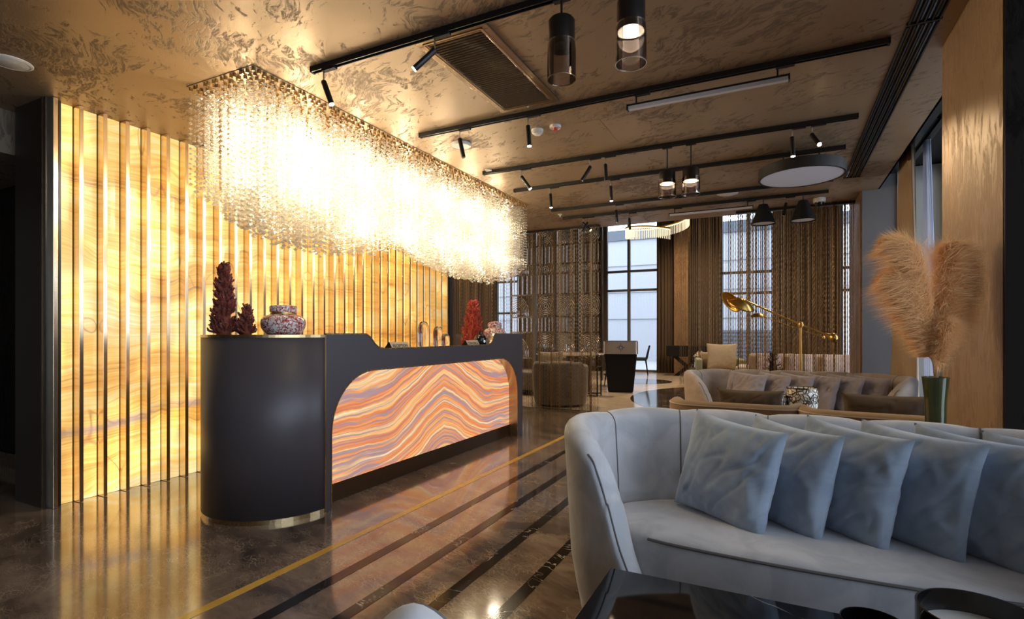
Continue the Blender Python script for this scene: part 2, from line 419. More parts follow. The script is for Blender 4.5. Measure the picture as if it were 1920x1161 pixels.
M['pampas'] = mat('pampas', (.80, .50, .22), .9)
M['pampas_stem'] = mat('pampas stem', (.45, .27, .11), .8)
m, nt, p = new_mat('pampas hair'); n = N(nt); nt.nodes.remove(p); out = nt.nodes['Material Output']
tr = n('ShaderNodeBsdfTranslucent', {'Color': (.94, .68, .38, 1)}); df = n('ShaderNodeBsdfDiffuse', {'Color': (.94, .66, .36, 1)})
n.link(n('ShaderNodeMixShader', {0: .5, 1: tr.outputs[0], 2: df.outputs[0]}).outputs[0], out.inputs[0]); M['pampas_hair'] = m
def mosaic():
    m, nt, p = new_mat('mosaic glass'); n = N(nt)
    v = n.coord(world=False)
    ve = n('ShaderNodeTexVoronoi', {'Vector': v, 'Scale': 26}, feature='DISTANCE_TO_EDGE').outputs[0]
    l = n.math('SUBTRACT', 1, n.g(ve, .05, .10))
    n.link(n.mix(l, (.85, .80, .70, 1), (.08, .045, .025, 1)), p.inputs['Base Color'])
    p.inputs['Roughness'].default_value = .2
    return m
M['mosaic'] = mosaic()
def tabletop():
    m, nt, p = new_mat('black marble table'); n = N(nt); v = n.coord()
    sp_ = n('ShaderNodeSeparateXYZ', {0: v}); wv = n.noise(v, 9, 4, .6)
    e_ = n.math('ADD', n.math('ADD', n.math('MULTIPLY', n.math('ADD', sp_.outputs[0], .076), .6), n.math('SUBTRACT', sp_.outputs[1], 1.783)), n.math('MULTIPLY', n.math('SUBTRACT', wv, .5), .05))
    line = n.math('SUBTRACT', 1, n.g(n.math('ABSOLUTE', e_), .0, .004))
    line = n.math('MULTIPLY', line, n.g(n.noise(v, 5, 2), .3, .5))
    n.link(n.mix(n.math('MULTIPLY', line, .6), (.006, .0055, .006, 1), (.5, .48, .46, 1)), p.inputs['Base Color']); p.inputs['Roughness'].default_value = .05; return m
M['black_marble'] = tabletop()
M['exterior_frame'] = mat('window frame', (.10, .085, .07), .45)

def struct(name, mb, m, **k):
    return tag(obj(name, mb, m, **k), kind='structure')

# ------------------------------------------------------------------ the setting
XW = -4.5
floor = struct('floor', MB().box(-9, 1.75, -4, 7.9, -.1, 0), M['marble'])
obj('inlay_strip', MB().box(-2.265, -2.215, -3.9, 7.9, .0004, .0016), M['inlay_yellow'], floor, label='yellow marble inlay strip')
for xs in (-1.945, -1.65, -1.355, -1.06):
    obj('inlay_strip', MB().box(xs-.033, xs+.033, -3.9, 7.9, .0004, .0015), M['inlay_black'], floor)
hf = struct('floor', MB().box(-12, 4.5, 7.9, 16.9, -.1, 0), M['hall_floor'])
obj('inlay_strip', MB().box(-12, 4.5, 7.88, 7.93, .0004, .0016), M['inlay_black'], hf)
cm = MB(); 
cm.lathe([(0, .0022), (2.9, .0022), (2.9, .0004)], 64, (.35, 10.5, 0), smooth=False)
obj('round_inlay', cm, M['dark_inlay'], hf)
cm = MB(); cm.lathe([(0, .0022), (.75, .0022), (.75, .0004)], 48, (-3.1, 13.4, 0), smooth=False)
obj('round_inlay', cm, M['dark_inlay'], hf)

ceil = struct('ceiling', MB().box(-9, 1.0, -4, 7.9, CEIL, CEIL+.2), M['ceiling'])
obj('access_hatch', MB().box(-1.42, -1.22, 3.9, 4.0+.45, CEIL-.0015, CEIL+.001), M['ceiling'], ceil)
struct('ceiling', MB().box(1.0, 1.75, -4, 7.9, 3.03, 3.2), M['black_matt'])
struct('trim_1', MB().box(.985, 1.0, -4, 7.9, CEIL, 3.03), M['black_matt'])
struct('wall_bulkhead', MB().box(-12, 4.5, 7.75, 7.9, CEIL+.2, 5.4), M['dark_bronze'])
# hall shell
struct('ceiling', MB().box(-12, 4.5, 7.9, 16.9, 5.2, 5.4), M['dark_bronze'])
struct('wall_far_left', MB().box(-12.2, -12, 7.5, 16.9, 0, 5.4), M['dark_bronze'])
struct('wall_far_right', MB().box(4.5, 4.7, 7.9, 16.9, 0, 5.4), M['dark_bronze'])
def window(idx, x0, x1, y, mull=(), trans=(), z0=0.0, z1=5.2, d=.12):
    r = bpy.data.objects.new('window_%d' % idx, None); COL.objects.link(r); r.location = ((x0+x1)/2, y, 0); r['kind'] = 'structure'
    f = MB()
    for x in (x0, x1-.06): f.box(x, x+.06, y-d/2, y+d/2, z0, z1)
    f.box(x0, x1, y-d/2, y+d/2, z0, z0+.06)
    obj('window_frame', f, M['exterior_frame'], r)
    for x in mull: obj('mullion', MB().box(x-.04, x+.04, y-d/2, y+d/2, z0, z1), M['exterior_frame'], r)
    for z in trans: obj('transom', MB().box(x0, x1, y-d/2+.01, y+d/2-.01, z-.035, z+.035), M['exterior_frame'], r)
    obj('pane', MB().box(x0, x1, y-.008, y+.008, z0, z1), M['window_glass'], r)
YF = 16.75
wins = [(-9.0, -8.05), (-5.0, -3.28), (-1.55, -.12), (1.45, 2.9)]
edges = [-12.0]+[e for wv in wins for e in wv]+[4.5]
for i in range(0, len(edges), 2):
    struct('wall_far', MB().box(edges[i], edges[i+1], YF-.1, YF+.2, 0, 5.4), M['dark_bronze'])
window(1, *wins[0], YF, (), (1.9, 3.0)); window(2, *wins[1], YF, (-4.25,), (2.55, 3.15))
window(3, *wins[2], YF, (-.80,), (2.35, 2.95)); window(4, *wins[3], YF, (), (2.35, 2.95))
# lobby shell
w_left = struct('wall_left', MB().box(XW-.35, XW-.02, 1.93, 6.86, 0, CEIL), M['black_matt'])
NF = 33; PITCH = .151; Y0 = 1.866
for i in range(NF-1):
    ya = Y0+i*PITCH+.010; yb = Y0+(i+1)*PITCH-.009
    obj('onyx_panel', MB().box(XW-.018, XW, ya, yb, .004, CEIL-.004), M['onyx'], w_left)
fin_m = None
for i in range(NF):
    y = Y0+i*PITCH
    if fin_m is None:
        o = obj('metal_fin', MB().box(-.02, .072, 0, .027, .002, CEIL-.002), M['fin'], w_left, world=False, bevel=.0015); fin_m = o.data
        o.location = (XW, y, 0)
    else:
        o = bpy.data.objects.new('metal_fin', fin_m); COL.objects.link(o); o.parent = w_left; o.location = (XW, y, 0)
        bv = o.modifiers.new('bevel', 'BEVEL'); bv.width = .0015; bv.segments = 2
# dark end of that wall and the passage left of it
struct('wall_left_end', MB().box(-4.9, XW+.03, 1.84, 1.928, 0, CEIL), M['dark_panel'])
struct('trim_2', MB().box(XW-.02, XW-.004, 1.833, 1.839, 0, CEIL), M['bronze_metal'])
wp = struct('wall_passage', MB().box(-9, -4.9, 2.28, 2.4, 0, CEIL), M['dark_stone'])
struct('baseboard_passage', MB().box(-9, -4.902, 2.26, 2.28, 0, .13), M['bronze_metal'])
struct('wall_header', MB().box(-9, -5.0, 1.78, 2.26, 2.5, CEIL), M['dark_bronze'])
struct('wall_left_end', MB().box(-4.9, XW+.03, 6.72+.1, 6.92, 0, CEIL), M['dark_panel'])
struct('wall_outer_left', MB().box(-9.1, -9, -4, 7.9, 0, CEIL), M['plain_wall'])
struct('wall_back', MB().box(-9, 1.75, -4.1, -4, 0, 3.2), M['plain_wall'])
# window wall on the right
pil1 = struct('wall_pillar', MB().box(.82, 1.7, 2.87, 3.79, 0, 3.03), M['bronze_wall'])
obj('dark_cladding', MB().box(.822, 1.7, 2.85, 2.869, 0, CEIL-.002), M['dark_stone'], pil1)
pil2 = struct('wall_pillar', MB().box(.82, 1.7, 7.22, 8.27, 0, 3.03), M['bronze_wall'])
obj('grey_cladding', MB().box(.835, 1.7, 7.20, 7.219, 0, 3.02), M['grey_wall'], pil2)
struct('wall_right', MB().box(1.55, 1.75, 3.79, 7.2, 0, .28), M['reveal'])
struct('wall_right', MB().box(1.55, 1.75, -4, 2.85, 0, .28), M['reveal'])
obj('daylit_patch', MB().box(1.16, 1.56, 7.185, 7.199, 0, 3.02), M['reveal'], pil2)  # paler slab over the grey cladding: window light put into the colour
def side_window(idx, y0, y1, mull):
    r = bpy.data.objects.new('window_%d' % idx, None); COL.objects.link(r); r.location = (1.6, (y0+y1)/2, .28); r['kind'] = 'structure'
    f = MB(); f.box(1.56, 1.64, y0, y0+.06, .28, 3.03); f.box(1.56, 1.64, y1-.06, y1, .28, 3.03); f.box(1.56, 1.64, y0, y1, .28, .34); f.box(1.56, 1.64, y0, y1, 2.95, 3.03)
    obj('window_frame', f, M['black_metal'], r)
    for y in mull: obj('mullion', MB().box(1.56, 1.64, y-.03, y+.03, .34, 2.95), M['black_metal'], r)
    obj('pane', MB().box(1.595, 1.605, y0+.06, y1-.06, .34, 2.95), M['window_glass'], r)
side_window(5, 3.79, 7.2, (5.2,)); side_window(6, -4, 2.85, (-1.9, .4))
# outside
struct('ground_outside', MB().box(-60, 60, 16.95, 90, -.3, -.15), M['pavement'])
fac = thing('building', 'pale grey building facade seen through the tall windows', 'building', (-3, 27, -.15))
obj('wall', MB().box(-30, 25, 26, 32, -.15, 6.1), M['facade'], fac)
obj('parapet', MB().box(-30, 25, 25.9, 26, 5.75, 6.25), M['facade_dark'], fac)
for k in range(9):
    obj('louvre', MB().box(-4.6, 1.6, 25.86, 25.99, -.1+k*.17, -.02+k*.17), M['facade_dark'], fac)
for k in range(3):
    obj('ledge', MB().box(-30, 25, 25.94, 26, 1.9+k*1.3, 1.94+k*1.3), M['facade'], fac)

# ------------------------------------------------------------------ drapes and chain curtains
def drape(name, x0, x1, y, z0, z1, m, folds, amp, label, cat='curtain', group=None, top=None, par=None):
    mb = MB(); nu = folds*10
    def fn(u, v):
        x = x0+(x1-x0)*u; a = amp*(.75+.25*math.sin(u*7+1))
        return (x, y+a*math.sin(u*folds*2*PI+.5*math.sin(v*3)), z0+(z1-z0)*v)
    mb.grid(fn, nu, 8)
    o = obj(name, mb, m, loc=((x0+x1)/2, y, z0), normals=False)
    so = o.modifiers.new('thickness', 'SOLIDIFY'); so.thickness = .004
    return tag(o, label, cat, group)
drape('brown_drape', -8.0, -6.9, 16.35, 0.01, 5.1, M['drape'], 7, .07, 'brown floor-length drape right of the narrow window behind the desk')
drape('brown_drape', -5.95, -4.98, 16.4, 0.01, 5.1, M['drape'], 7, .07, 'brown drape at the left edge of the tall bright window')
drape('brown_drape', -3.32, -2.75, 16.4, 0.01, 5.1, M['drape'], 6, .06, 'brown drape at the right edge of the tall bright window')
drape('brown_drape', -2.35, -1.5, 16.35, 0.01, 5.1, M['drape'], 8, .06, 'brown drape at the left edge of the window behind the floor lamp')
drape('brown_drape', -.12, 1.4, 16.35, 0.01, 5.1, M['drape'], 12, .06, 'wide brown drape right of the window behind the floor lamp')
drape('brown_drape', -11.5, -9.0, 16.4, 0.01, 5.1, M['drape'], 14, .06, 'brown drape left of the narrow window behind the desk')
struct('wall_pilaster', MB().box(-2.78, -2.38, 16.2, 16.64, 0, 5.2), M['bronze_wall'])

def chain_curtain(x0, x1, y, z0, z1, label, m, spacing=.012, folds=6, amp=.06, wd=.0055, link=.03, seed=1):
    rnd = random.Random(seed); mb = MB(); nst = int((x1-x0)/spacing); 
    vs = []; fs = []
    nseg = int((z1-z0)/link)
    for i in range(nst):
        u = i/nst; x = x0+(x1-x0)*u+rnd.uniform(-.3, .3)*spacing
        x += .022*math.sin(u*folds*2*PI*1.7+seed)
        yy = y+amp*math.sin(u*folds*2*PI+rnd.uniform(-.2, .2)); ph = rnd.choice((0, 1)); b = len(vs)
        for k in range(nseg+1):
            s = 1 if (k+ph) % 2 else -1; z = z0+(z1-z0)*k/nseg
            vs.append((x-wd/2+s*.0022, yy-s*.002, z)); vs.append((x+wd/2+s*.0022, yy+s*.002, z))
        for k in range(nseg): fs.append((b+2*k, b+2*k+1, b+2*k+3, b+2*k+2))
    mb.add(vs, fs, False)
    o = obj('chain_curtain', mb, m, loc=((x0+x1)/2, y, z0), normals=False)
    return tag(o, label, 'curtain', kind='stuff')
chain_curtain(-6.4, -2.42, 7.72, .01, CEIL-.03, 'bronze chain curtain hanging from the ceiling edge between reception desk and podium', M['chain'], .0125, 14, .05, .0055, seed=2)
chain_curtain(-.50, .81, 7.72, .01, CEIL-.03, 'bronze chain curtain hanging behind the brass floor lamp', M['chain_dark'], .011, 7, .045, .006, seed=3)
chain_curtain(-2.05, 3.9, 12.9, .01, 5.1, 'fine chain curtain deep in the hall behind the lanterns', M['chain_dark'], .03, 16, .08, .011, .06, seed=4)
struct('trim_3', MB().box(-6.5, -2.40, 7.68, 7.76, CEIL-.03, CEIL), M['black_metal'])
struct('trim_4', MB().box(-.52, .82, 7.68, 7.76, CEIL-.03, CEIL), M['black_metal'])

# right-hand window drape and sheer
def flared(name, yb0, yb1, yt0, yt1, x, zb, zt, m, folds, amp, label, dx=0):
    mb = MB()
    def fn(u, v):
        k = v**.8; y = (yb0+(yb1-yb0)*u)*(1-k)+(yt0+(yt1-yt0)*u)*k; a = amp*(1-.45*k)
        return (x+dx*u+a*math.sin(u*folds*2*PI+.4*math.sin(v*4)), y+.25*a*math.sin(u*folds*4*PI), zb+(zt-zb)*v)
    mb.grid(fn, folds*14, 16); o = obj(name, mb, m, loc=(x, (yb0+yb1)/2, zb), normals=False)
    so = o.modifiers.new('thickness', 'SOLIDIFY'); so.thickness = .003
    return tag(o, label, 'curtain')
flared('window_drape', 5.98, 7.14, 6.12, 6.55, 1.10, .01, 2.96, M['drape_gold'], 6, .05, 'golden brown window drape hanging behind the pampas grass')
flared('sheer_curtain', 5.62, 5.98, 6.02, 6.12, 1.20, .01, 2.96, M['sheer'], 4, .035, 'white sheer curtain lit by the window beside the golden brown drape')
rail = thing('curtain_rail', 'dark curtain rail at the ceiling above the golden brown drape', 'curtain rail', (1.13, 5.5, 2.97))
obj('rail', MB().box(1.09, 1.15, 3.85, 7.18, 2.965, 3.0), M['black_metal'], rail)
obj('rail', MB().box(1.19, 1.24, 3.85, 7.18, 2.965, 3.0), M['black_metal'], rail)
for yy in (4.2, 5.6, 7.0): obj('bracket', MB().box(1.08, 1.25, yy, yy+.03, 3.0, 3.03), M['black_metal'], rail)

# ------------------------------------------------------------------ reception desk
XD = -2.72; RD = .463; YS = 2.64; YE = 5.72; DT = 1.19
desk = thing('reception_desk', 'dark grey reception desk with a rounded end and a glowing onyx front', 'desk', (XD-RD, 4.1, 0))
CXD = XD-RD
def arc(cx, cy, r, a0, a1, n): return [(cx+r*math.cos(a0+(a1-a0)*i/n), cy+r*math.sin(a0+(a1-a0)*i/n)) for i in range(n+1)]
# rounded end
poly = arc(CXD, YS, RD, PI, 2*PI, 40)
obj('rounded_end', MB().prism(poly, .03, DT-.018, 'z', smooth=False), M['coated'], desk)
for p_ in bpy.data.objects['rounded_end'].data.polygons:
    if abs(p_.normal.z) < .5 and p_.normal.y < -.001: p_.use_smooth = True
obj('brass_base', MB().prism(arc(CXD, YS, RD-.004, PI, 2*PI, 40), 0, .03, 'z'), M['brass'], desk)
obj('brass_top', MB().prism(arc(CXD, YS, RD+.002, PI, 2*PI, 40), DT-.018, DT, 'z'), M['brass'], desk)
obj('brass_seam', MB().box(XD-.04, XD+.002, YS, YS+.014, 0, DT), M['brass'], desk)
# front panel with arch opening
ya, yb = YS+.014, YE
def notch():
    pts = []
    def q(cx, cz, r, a0, a1, n=8): return [(cx+r*math.cos(a0+(a1-a0)*i/n), cz+r*math.sin(a0+(a1-a0)*i/n)) for i in range(n+1)]
    pts += [(ya, DT), (3.04, DT)]
    pts += [(3.09, 1.165), (3.13, 1.12), (3.18, 1.088), (3.26, 1.075)]
    pts += [(4.88, 1.075)] + q(4.88, 1.195, .12, -PI/2, -.25, 6)
    pts += [(5.03, DT), (yb, DT)]
    return pts
top = notch()
OY0, OY1, OZ = YS+.055, 5.585, .93; RR = .42
arch = [(OY0, 0)]+[(OY0, .2)]+[(OY0+RR-RR*math.cos(t*PI/20), OZ-RR+RR*math.sin(t*PI/20)) for t in range(11)]
arch += [(OY1-RR+RR*math.sin(t*PI/20), OZ-RR+RR*math.cos(t*PI/20)) for t in range(11)]+[(OY1, .2), (OY1, 0)]
panel = [(ya, 0)]+arch+[(yb, 0)]+list(reversed(top))
obj('front_panel', MB().prism(panel, XD-.018, XD, 'x'), M['coated'], desk)
# brass lining of the opening, sill of the top edge
def ribbon(path, x0, x1, th, name, m, inward=1):
    mb = MB(); vs = []
    n_ = len(path)
    for i, (y, z) in enumerate(path):
        y0_, z0_ = path[max(i-1, 0)]; y1_, z1_ = path[min(i+1, n_-1)]
        dy, dz = y1_-y0_, z1_-z0_; L = math.hypot(dy, dz) or 1; ny, nz = -dz/L*inward*th, dy/L*inward*th
        vs += [(x0, y, z), (x1, y, z), (x1, y+ny, z+nz), (x0, y+ny, z+nz)]
    fs = []
    for i in range(n_-1):
        a = i*4; b = a+4
        for k in range(4): fs.append((a+k, a+(k+1) % 4, b+(k+1) % 4, b+k))
    fs += [(0, 1, 2, 3), tuple(n_*4-4+k for k in (3, 2, 1, 0))]
    mb.add(vs, fs, False); return obj(name, mb, m, desk)
ribbon(arch, XD-.13, XD+.003, .010, 'brass_arch_lining', M['brass'], -1)
ribbon(top, XD-.02, XD+.004, .010, 'brass_edge', M['brass'], 1)
obj('end_panel', MB().box(CXD-RD, XD-.018, YE-.018, YE, 0, DT), M['coated'], desk)
obj('return_leg', MB().box(XD-.13, XD-.018, OY1+.012, YE-.018, 0, DT-.02), M['coated'], desk)
# onyx
inner = [(y, z) for y, z in arch if z > .19]
onyx_poly = [(OY0+.012, .135)]+[(min(max(y, OY0+.012), OY1-.012), min(z, OZ-.012)) for y, z in inner]+[(OY1-.012, .135)]
obj('onyx_front', MB().prism(onyx_poly, XD-.125, XD-.105, 'x'), M['onyx_desk'], desk)
obj('plinth', MB().box(XD-.145, XD-.118, OY0, OY1, 0, .135), mat('plinth bronze', (.13,.09,.055), .3, .9), desk)
obj('body_core', MB().box(CXD-RD+.02, XD-.15, YS+.014, YE-.02, .02, .74), M['coated'], desk)
obj('work_top', MB().box(CXD-RD+.02, XD-.15, YS+.014, YE-.02, .74, .765), M['white_plastic'], desk)
obj('counter_shelf', MB().box(XD-.32, XD-.02, 3.10, YE-.02, 1.045, 1.066), M['coated'], desk)
obj('counter_top', MB().box(CXD-RD, XD-.02, YS+.014, 3.05, DT-.03, DT-.001), M['brass'], desk)
obj('back_panel', MB().box(CXD-RD, CXD-RD+.018, YS+.014, YE-.018, 0, .765), M['coated'], desk)

# coral sculptures
def coral(h, r0, nb, seed, m, name, label, loc, lobes=((0,0,1),), bl=.045, br=.010, kn=True):
    rnd = random.Random(seed); t = thing(name, label, 'coral', loc)
    tr_, br_ = MB(), MB()
    for lx, ly, s in lobes:
        H = h*s; tr_.tube([(lx, ly, 0), (lx*.9, ly, H*.3), (lx*.85+.008, ly, H*.65), (lx*.8, ly+.004, H*.97)], [r0*.55*s, r0*.5*s, r0*.3*s, .006], 8)
        nn = int(nb*s)
        for i in range(nn):
            k = rnd.random()**1.15; z = H*k*.96; rr = r0*s*(1-k)**.75*.75+.006; a = rnd.uniform(0, 2*PI)
            up = rnd.uniform(.2, 1.1); L = bl*rnd.uniform(.6, 1.25)
            p0 = Vector((lx*(1-.2*k)+rr*.35*math.cos(a), ly+rr*.35*math.sin(a), z))
            d = Vector((math.cos(a), math.sin(a), up)).normalized()
            p1 = p0+d*(rr*.65+L*.4); p2 = p1+Vector((d.x*.5+rnd.uniform(-.3,.3), d.y*.5+rnd.uniform(-.3,.3), d.z+.5)).normalized()*L*.5
            if p0.z > .004:
                br_.tube([p0, p1, p2], [br*1.1, br*.95, br*.6], 5)
                if kn:
                    q = p1+Vector((rnd.uniform(-1,1), rnd.uniform(-1,1), rnd.uniform(0,1))).normalized()*L*.42
                    br_.tube([p1, q], [br*.85, br*.5], 5)
    tr_obj = obj('stem', tr_, m, t, world=False); obj('branches', br_, m, t, world=False, kind='stuff', normals=False)
    return t
coral(.485, .085, 330, 4, M['coral_red'], 'coral_sculpture', 'tall dark red coral standing at the left end of the reception desk', (-3.33, 2.345, DT), bl=.042, br=.0085)
coral(.19, .05, 95, 9, M['coral_red'], 'coral_sculpture', 'small forked dark red coral beside the tall dark red coral', (-3.19, 2.40, DT), lobes=((.018, 0, 1), (-.03, 0, .72)), bl=.034, br=.0075)
coral(.60, .15, 260, 14, M['coral_orange'], 'coral_sculpture', 'bright orange red coral standing at the far end of the reception desk', (-3.22, 5.42, .98), lobes=((0, 0, 1.0),), bl=.075, br=.0085)
coral(.2, .06, 80, 15, M['coral_orange'], 'coral_sculpture', 'small orange red coral piece beside the far ginger jar', (-3.10, 5.52, .98), lobes=((.0, 0, 1),), bl=.045, br=.0075)
rz = thing('display_riser', 'low dark riser block behind the desk counter under the orange coral', 'riser', (-3.27, 5.5, .765))
obj('block', MB().box(-3.42, -2.88, 5.27, 5.69, .765, .98), M['coated'], rz)

# ginger jars
def jar(loc, s, label, sz=1.0, tall=False):
    t = thing('ginger_jar', label, 'jar', loc)
    pr = [(0,0),(.105,0),(.118,.012),(.138,.045),(.144,.075),(.140,.10),(.122,.122),(.094,.133),(.082,.137),(.082,.150),(0,.150)]
    if tall: pr = [(0,0),(.08,0),(.09,.006),(.112,.04),(.138,.085),(.146,.108),(.140,.126),(.118,.140),(.09,.147),(.08,.149),(.08,.152),(0,.152)]
    obj('jar_body', MB().lathe([(a*s, b*s*sz) for a, b in pr], 40), M['china'], t, world=False)
    obj('gilt_band', MB().lathe([(.0825*s,.136*s*sz),(.0845*s,.138*s*sz),(.0845*s,.149*s*sz),(.0825*s,.151*s*sz)], 40, cap=False), M['gold'], t, world=False, label='gilt collar band')
    pl = [(0,.150),(.084,.150),(.087,.156),(.088,.185),(.084,.193),(.06,.198),(0,.20)]
    if tall: pl = [(0,.150),(.084,.150),(.088,.156),(.088,.172),(.082,.180),(.05,.186),(0,.19)]
    obj('lid', MB().lathe([(a*s, b*s*sz) for a, b in pl], 40), M['china'], t, world=False)
jar((-3.0, 2.545, DT+.0005), 1.0, 'squat white and red ginger jar on the rounded near end of the desk')
jar((-3.01, 5.56, .9805), .93, 'tall white ginger jar with red coral print at the far end of the desk', 2.05, True)

# sign holders with lettering
def sign(y, w_, text, label):
    zt = 1.0665; x = XD-.075
    t = thing('desk_sign', label, 'sign', (x, y, zt))
    obj('plate', MB().prism([(-.045, 0), (.005, .062), (.009, .062), (.045, 0)], -w_/2, w_/2, 'y'), M['sign_plate'], t, world=False)
    obj('side_cheek', MB().prism([(-.048, 0), (.005, .064), (.009, .064), (.048, 0)], -w_/2-.004, -w_/2, 'y'), M['black_matt'], t, world=False)
    cu = bpy.data.curves.new('lettering', 'FONT'); cu.body = text; cu.size = .036; cu.align_x = 'CENTER'; cu.align_y = 'CENTER'; cu.extrude = .0006
    to = bpy.data.objects.new('tmp', cu); COL.objects.link(to); bpy.context.view_layer.update()
    me = bpy.data.meshes.new_from_object(to); bpy.data.objects.remove(to)
    me.materials.clear(); me.materials.append(M['black_matt'])
    o = bpy.data.objects.new('lettering', me); COL.objects.link(o); o.parent = t
    # plane faces +x and up; text runs along +y
    nrm = Vector((.062, 0, .036)).normalized(); ex = Vector((0, 1, 0)); ey = nrm.cross(ex)
    mtx = Matrix((ex, ey, nrm)).transposed().to_4x4(); mtx.translation = Vector((.027, 0, .031))+nrm*.001
    wt = (max(v.co.x for v in me.vertices)-min(v.co.x for v in me.vertices))
    sc = min(1.0, (w_-.03)/wt)
    o.matrix_local = mtx @ Matrix.Scale(sc, 4, (1, 0, 0))
    return t
sign(3.50, .235, 'RECEPTION', 'brass tent sign reading RECEPTION on the low counter of the desk')
sign(4.66, .235, 'CONCIERGE', 'brass tent sign reading CONCIERGE on the low counter of the desk')
def glass_dome(loc, r, h, label):
    t = tag(obj('glass_ornament', MB().lathe([(0, 0), (r*.8, 0), (r*.95, h*.12), (r, h*.4), (r*.98, h*.68), (r*.9, h*.82), (r*.66, h*.94), (r*.3, h*.99), (0, h)], 28), M['clear_glass'], loc=None), label, 'ornament')
    t.location = loc
glass_dome((-2.93, 4.04, 1.0665), .052, .245, 'tallest of the three clear glass domed ornaments on the desk counter')
glass_dome((-2.88, 4.20, 1.0665), .048, .20, 'middle-height clear glass domed ornament on the desk counter')
glass_dome((-2.81, 4.22, 1.0665), .042, .13, 'shortest clear glass domed ornament on the desk counter')
bt = thing('bottle', 'squat black bottle with a round silver badge on the far desk counter', 'bottle', (-2.84, 4.93, 1.0665))
obj('bottle_body', MB().lathe([(0,0),(.052,0),(.062,.01),(.064,.08),(.055,.105),(.025,.118),(.018,.122),(0,.122)], 20, (-2.84,4.93,1.0665)), M['black_gloss'], bt)
obj('cap', MB().lathe([(0,.122),(.02,.122),(.02,.15),(0,.15)], 16, (-2.84,4.93,1.0665)), M['black_gloss'], bt)
bd = MB(); bd.tube([(-2.784, 4.905, 1.115), (-2.772, 4.900, 1.115)], .014, 16); obj('badge', bd, M['chrome'], bt, label='round silver badge')
tc = tag(obj('card', MB().prism([(-.02, 0), (0, .06), (.003, .06), (.02, 0)], -.035, .035, 'y'), M['white_plastic']), 'small white folded card beside the black bottle on the desk', 'card'); tc.location = (-2.80, 5.0, 1.0665)
# stanchions with red rope
st = thing('rope_barrier', 'gold post barrier with a red rope behind the desk', 'barrier', (-4.42, 7.1, 0))
for x in (-4.42, -3.95):
    obj('post', MB().lathe([(0,0),(.14,0),(.14,.015),(.03,.03),(.022,.05),(.022,1.12),(.034,1.13),(.034,1.18),(0,1.18)], 16, (x, 7.1, 0)), M['gold'], st)
obj('rope', MB().tube([(-4.42+(.47)*k/8, 7.1, 1.12-.035*math.sin(PI*k/8)) for k in range(9)], .017, 8), mat('red rope', (.22,.015,.01), .8), st, label='dark red rope')

# ------------------------------------------------------------------ chandelier
CX0, CX1, CY0, CY1 = -3.45, -2.85, 2.2, 6.1
chd = thing('crystal_chandelier', 'huge glowing crystal strand chandelier over the reception desk', 'chandelier', (-3.15, 4.15, CEIL))
obj('ceiling_plate', MB().box(CX0-.02, CX1+.02, CY0-.02, CY1+.02, CEIL-.004, CEIL-.0005), M['ceiling'], chd)
KY = [2.2, 2.46, 2.82, 3.27, 3.72, 3.98, 4.42, 4.94, 5.54, 6.13]; KZ = [1.80, 1.75, 1.745, 1.815, 1.925, 1.90, 1.75, 1.735, 1.80, 2.0]
def zbot(x, y):
    for i in range(len(KY)-1):
        if y <= KY[i+1] or i == len(KY)-2:
            t = (y-KY[i])/(KY[i+1]-KY[i]); t = t*t*(3-2*t); z = KZ[i]*(1-t)+KZ[i+1]*t; break
    b = (CX1-x)/(CX1-CX0)
    return z+.34*b**1.3*(1.0 if y < 3.5 else .8)
BEAD = .033
def bead(vs, fs, x, y, z, r, n=6):
    b = len(vs); a0 = random.random()
    vs.append((x, y, z-r*.75))
    for i in range(n):
        a = a0+2*PI*i/n; vs.append((x+r*math.cos(a), y+r*math.sin(a), z+(.15*r if i % 2 else -.15*r)))
    vs.append((x, y, z+r*.75))
    for i in range(n):
        j = (i+1) % n; fs.append((b, b+1+j, b+1+i)); fs.append((b+n+1, b+1+i, b+1+j))
NX, NY = 15, 90
strands = []
for i in range(NX):
    for j in range(NY):
        x = CX1-(CX1-CX0)*i/(NX-1); y = CY0+(CY1-CY0)*j/(NY-1)
        if i > 0: x += random.uniform(-.016, .016)
        if 0 < j < NY-1: y += random.uniform(-.012, .012)
        strands.append((x, y, i, j))
def strand_geo(vs, fs, ms, x, y, zb, ox=0, oy=0, oz=0):
    zt = CEIL-.055-random.random()*.02; n_ = max(3, int((zt-zb)/BEAD)); f0 = len(fs)
    for k in range(n_+1):
        r = .0122 if k < n_ else .0165
        bead(vs, fs, x+random.uniform(-.004, .004)-ox, y+random.uniform(-.004, .004)-oy, zt-k*BEAD-oz, r)
    # wire
    b = len(vs); w_ = .0007
    for (dx, dy) in ((-w_, 0), (w_, 0)):
        vs.append((x+dx-ox, y-oy, zt-n_*BEAD-oz)); vs.append((x+dx-ox, y-oy, CEIL-.02-oz))
    fs.append((b, b+2, b+3, b+1))
    ms += [0]*(len(fs)-f0)
    c = .0078; b = len(vs)
    for z in (CEIL-.026, CEIL-.004):
        for dx, dy in ((-c,-c),(c,-c),(c,c),(-c,c)): vs.append((x+dx-ox, y+dy-oy, z-oz))
    fs += [(b,b+3,b+2,b+1),(b,b+1,b+5,b+4),(b+1,b+2,b+6,b+5),(b+2,b+3,b+7,b+6),(b+3,b,b+4,b+7)]; ms += [1]*5
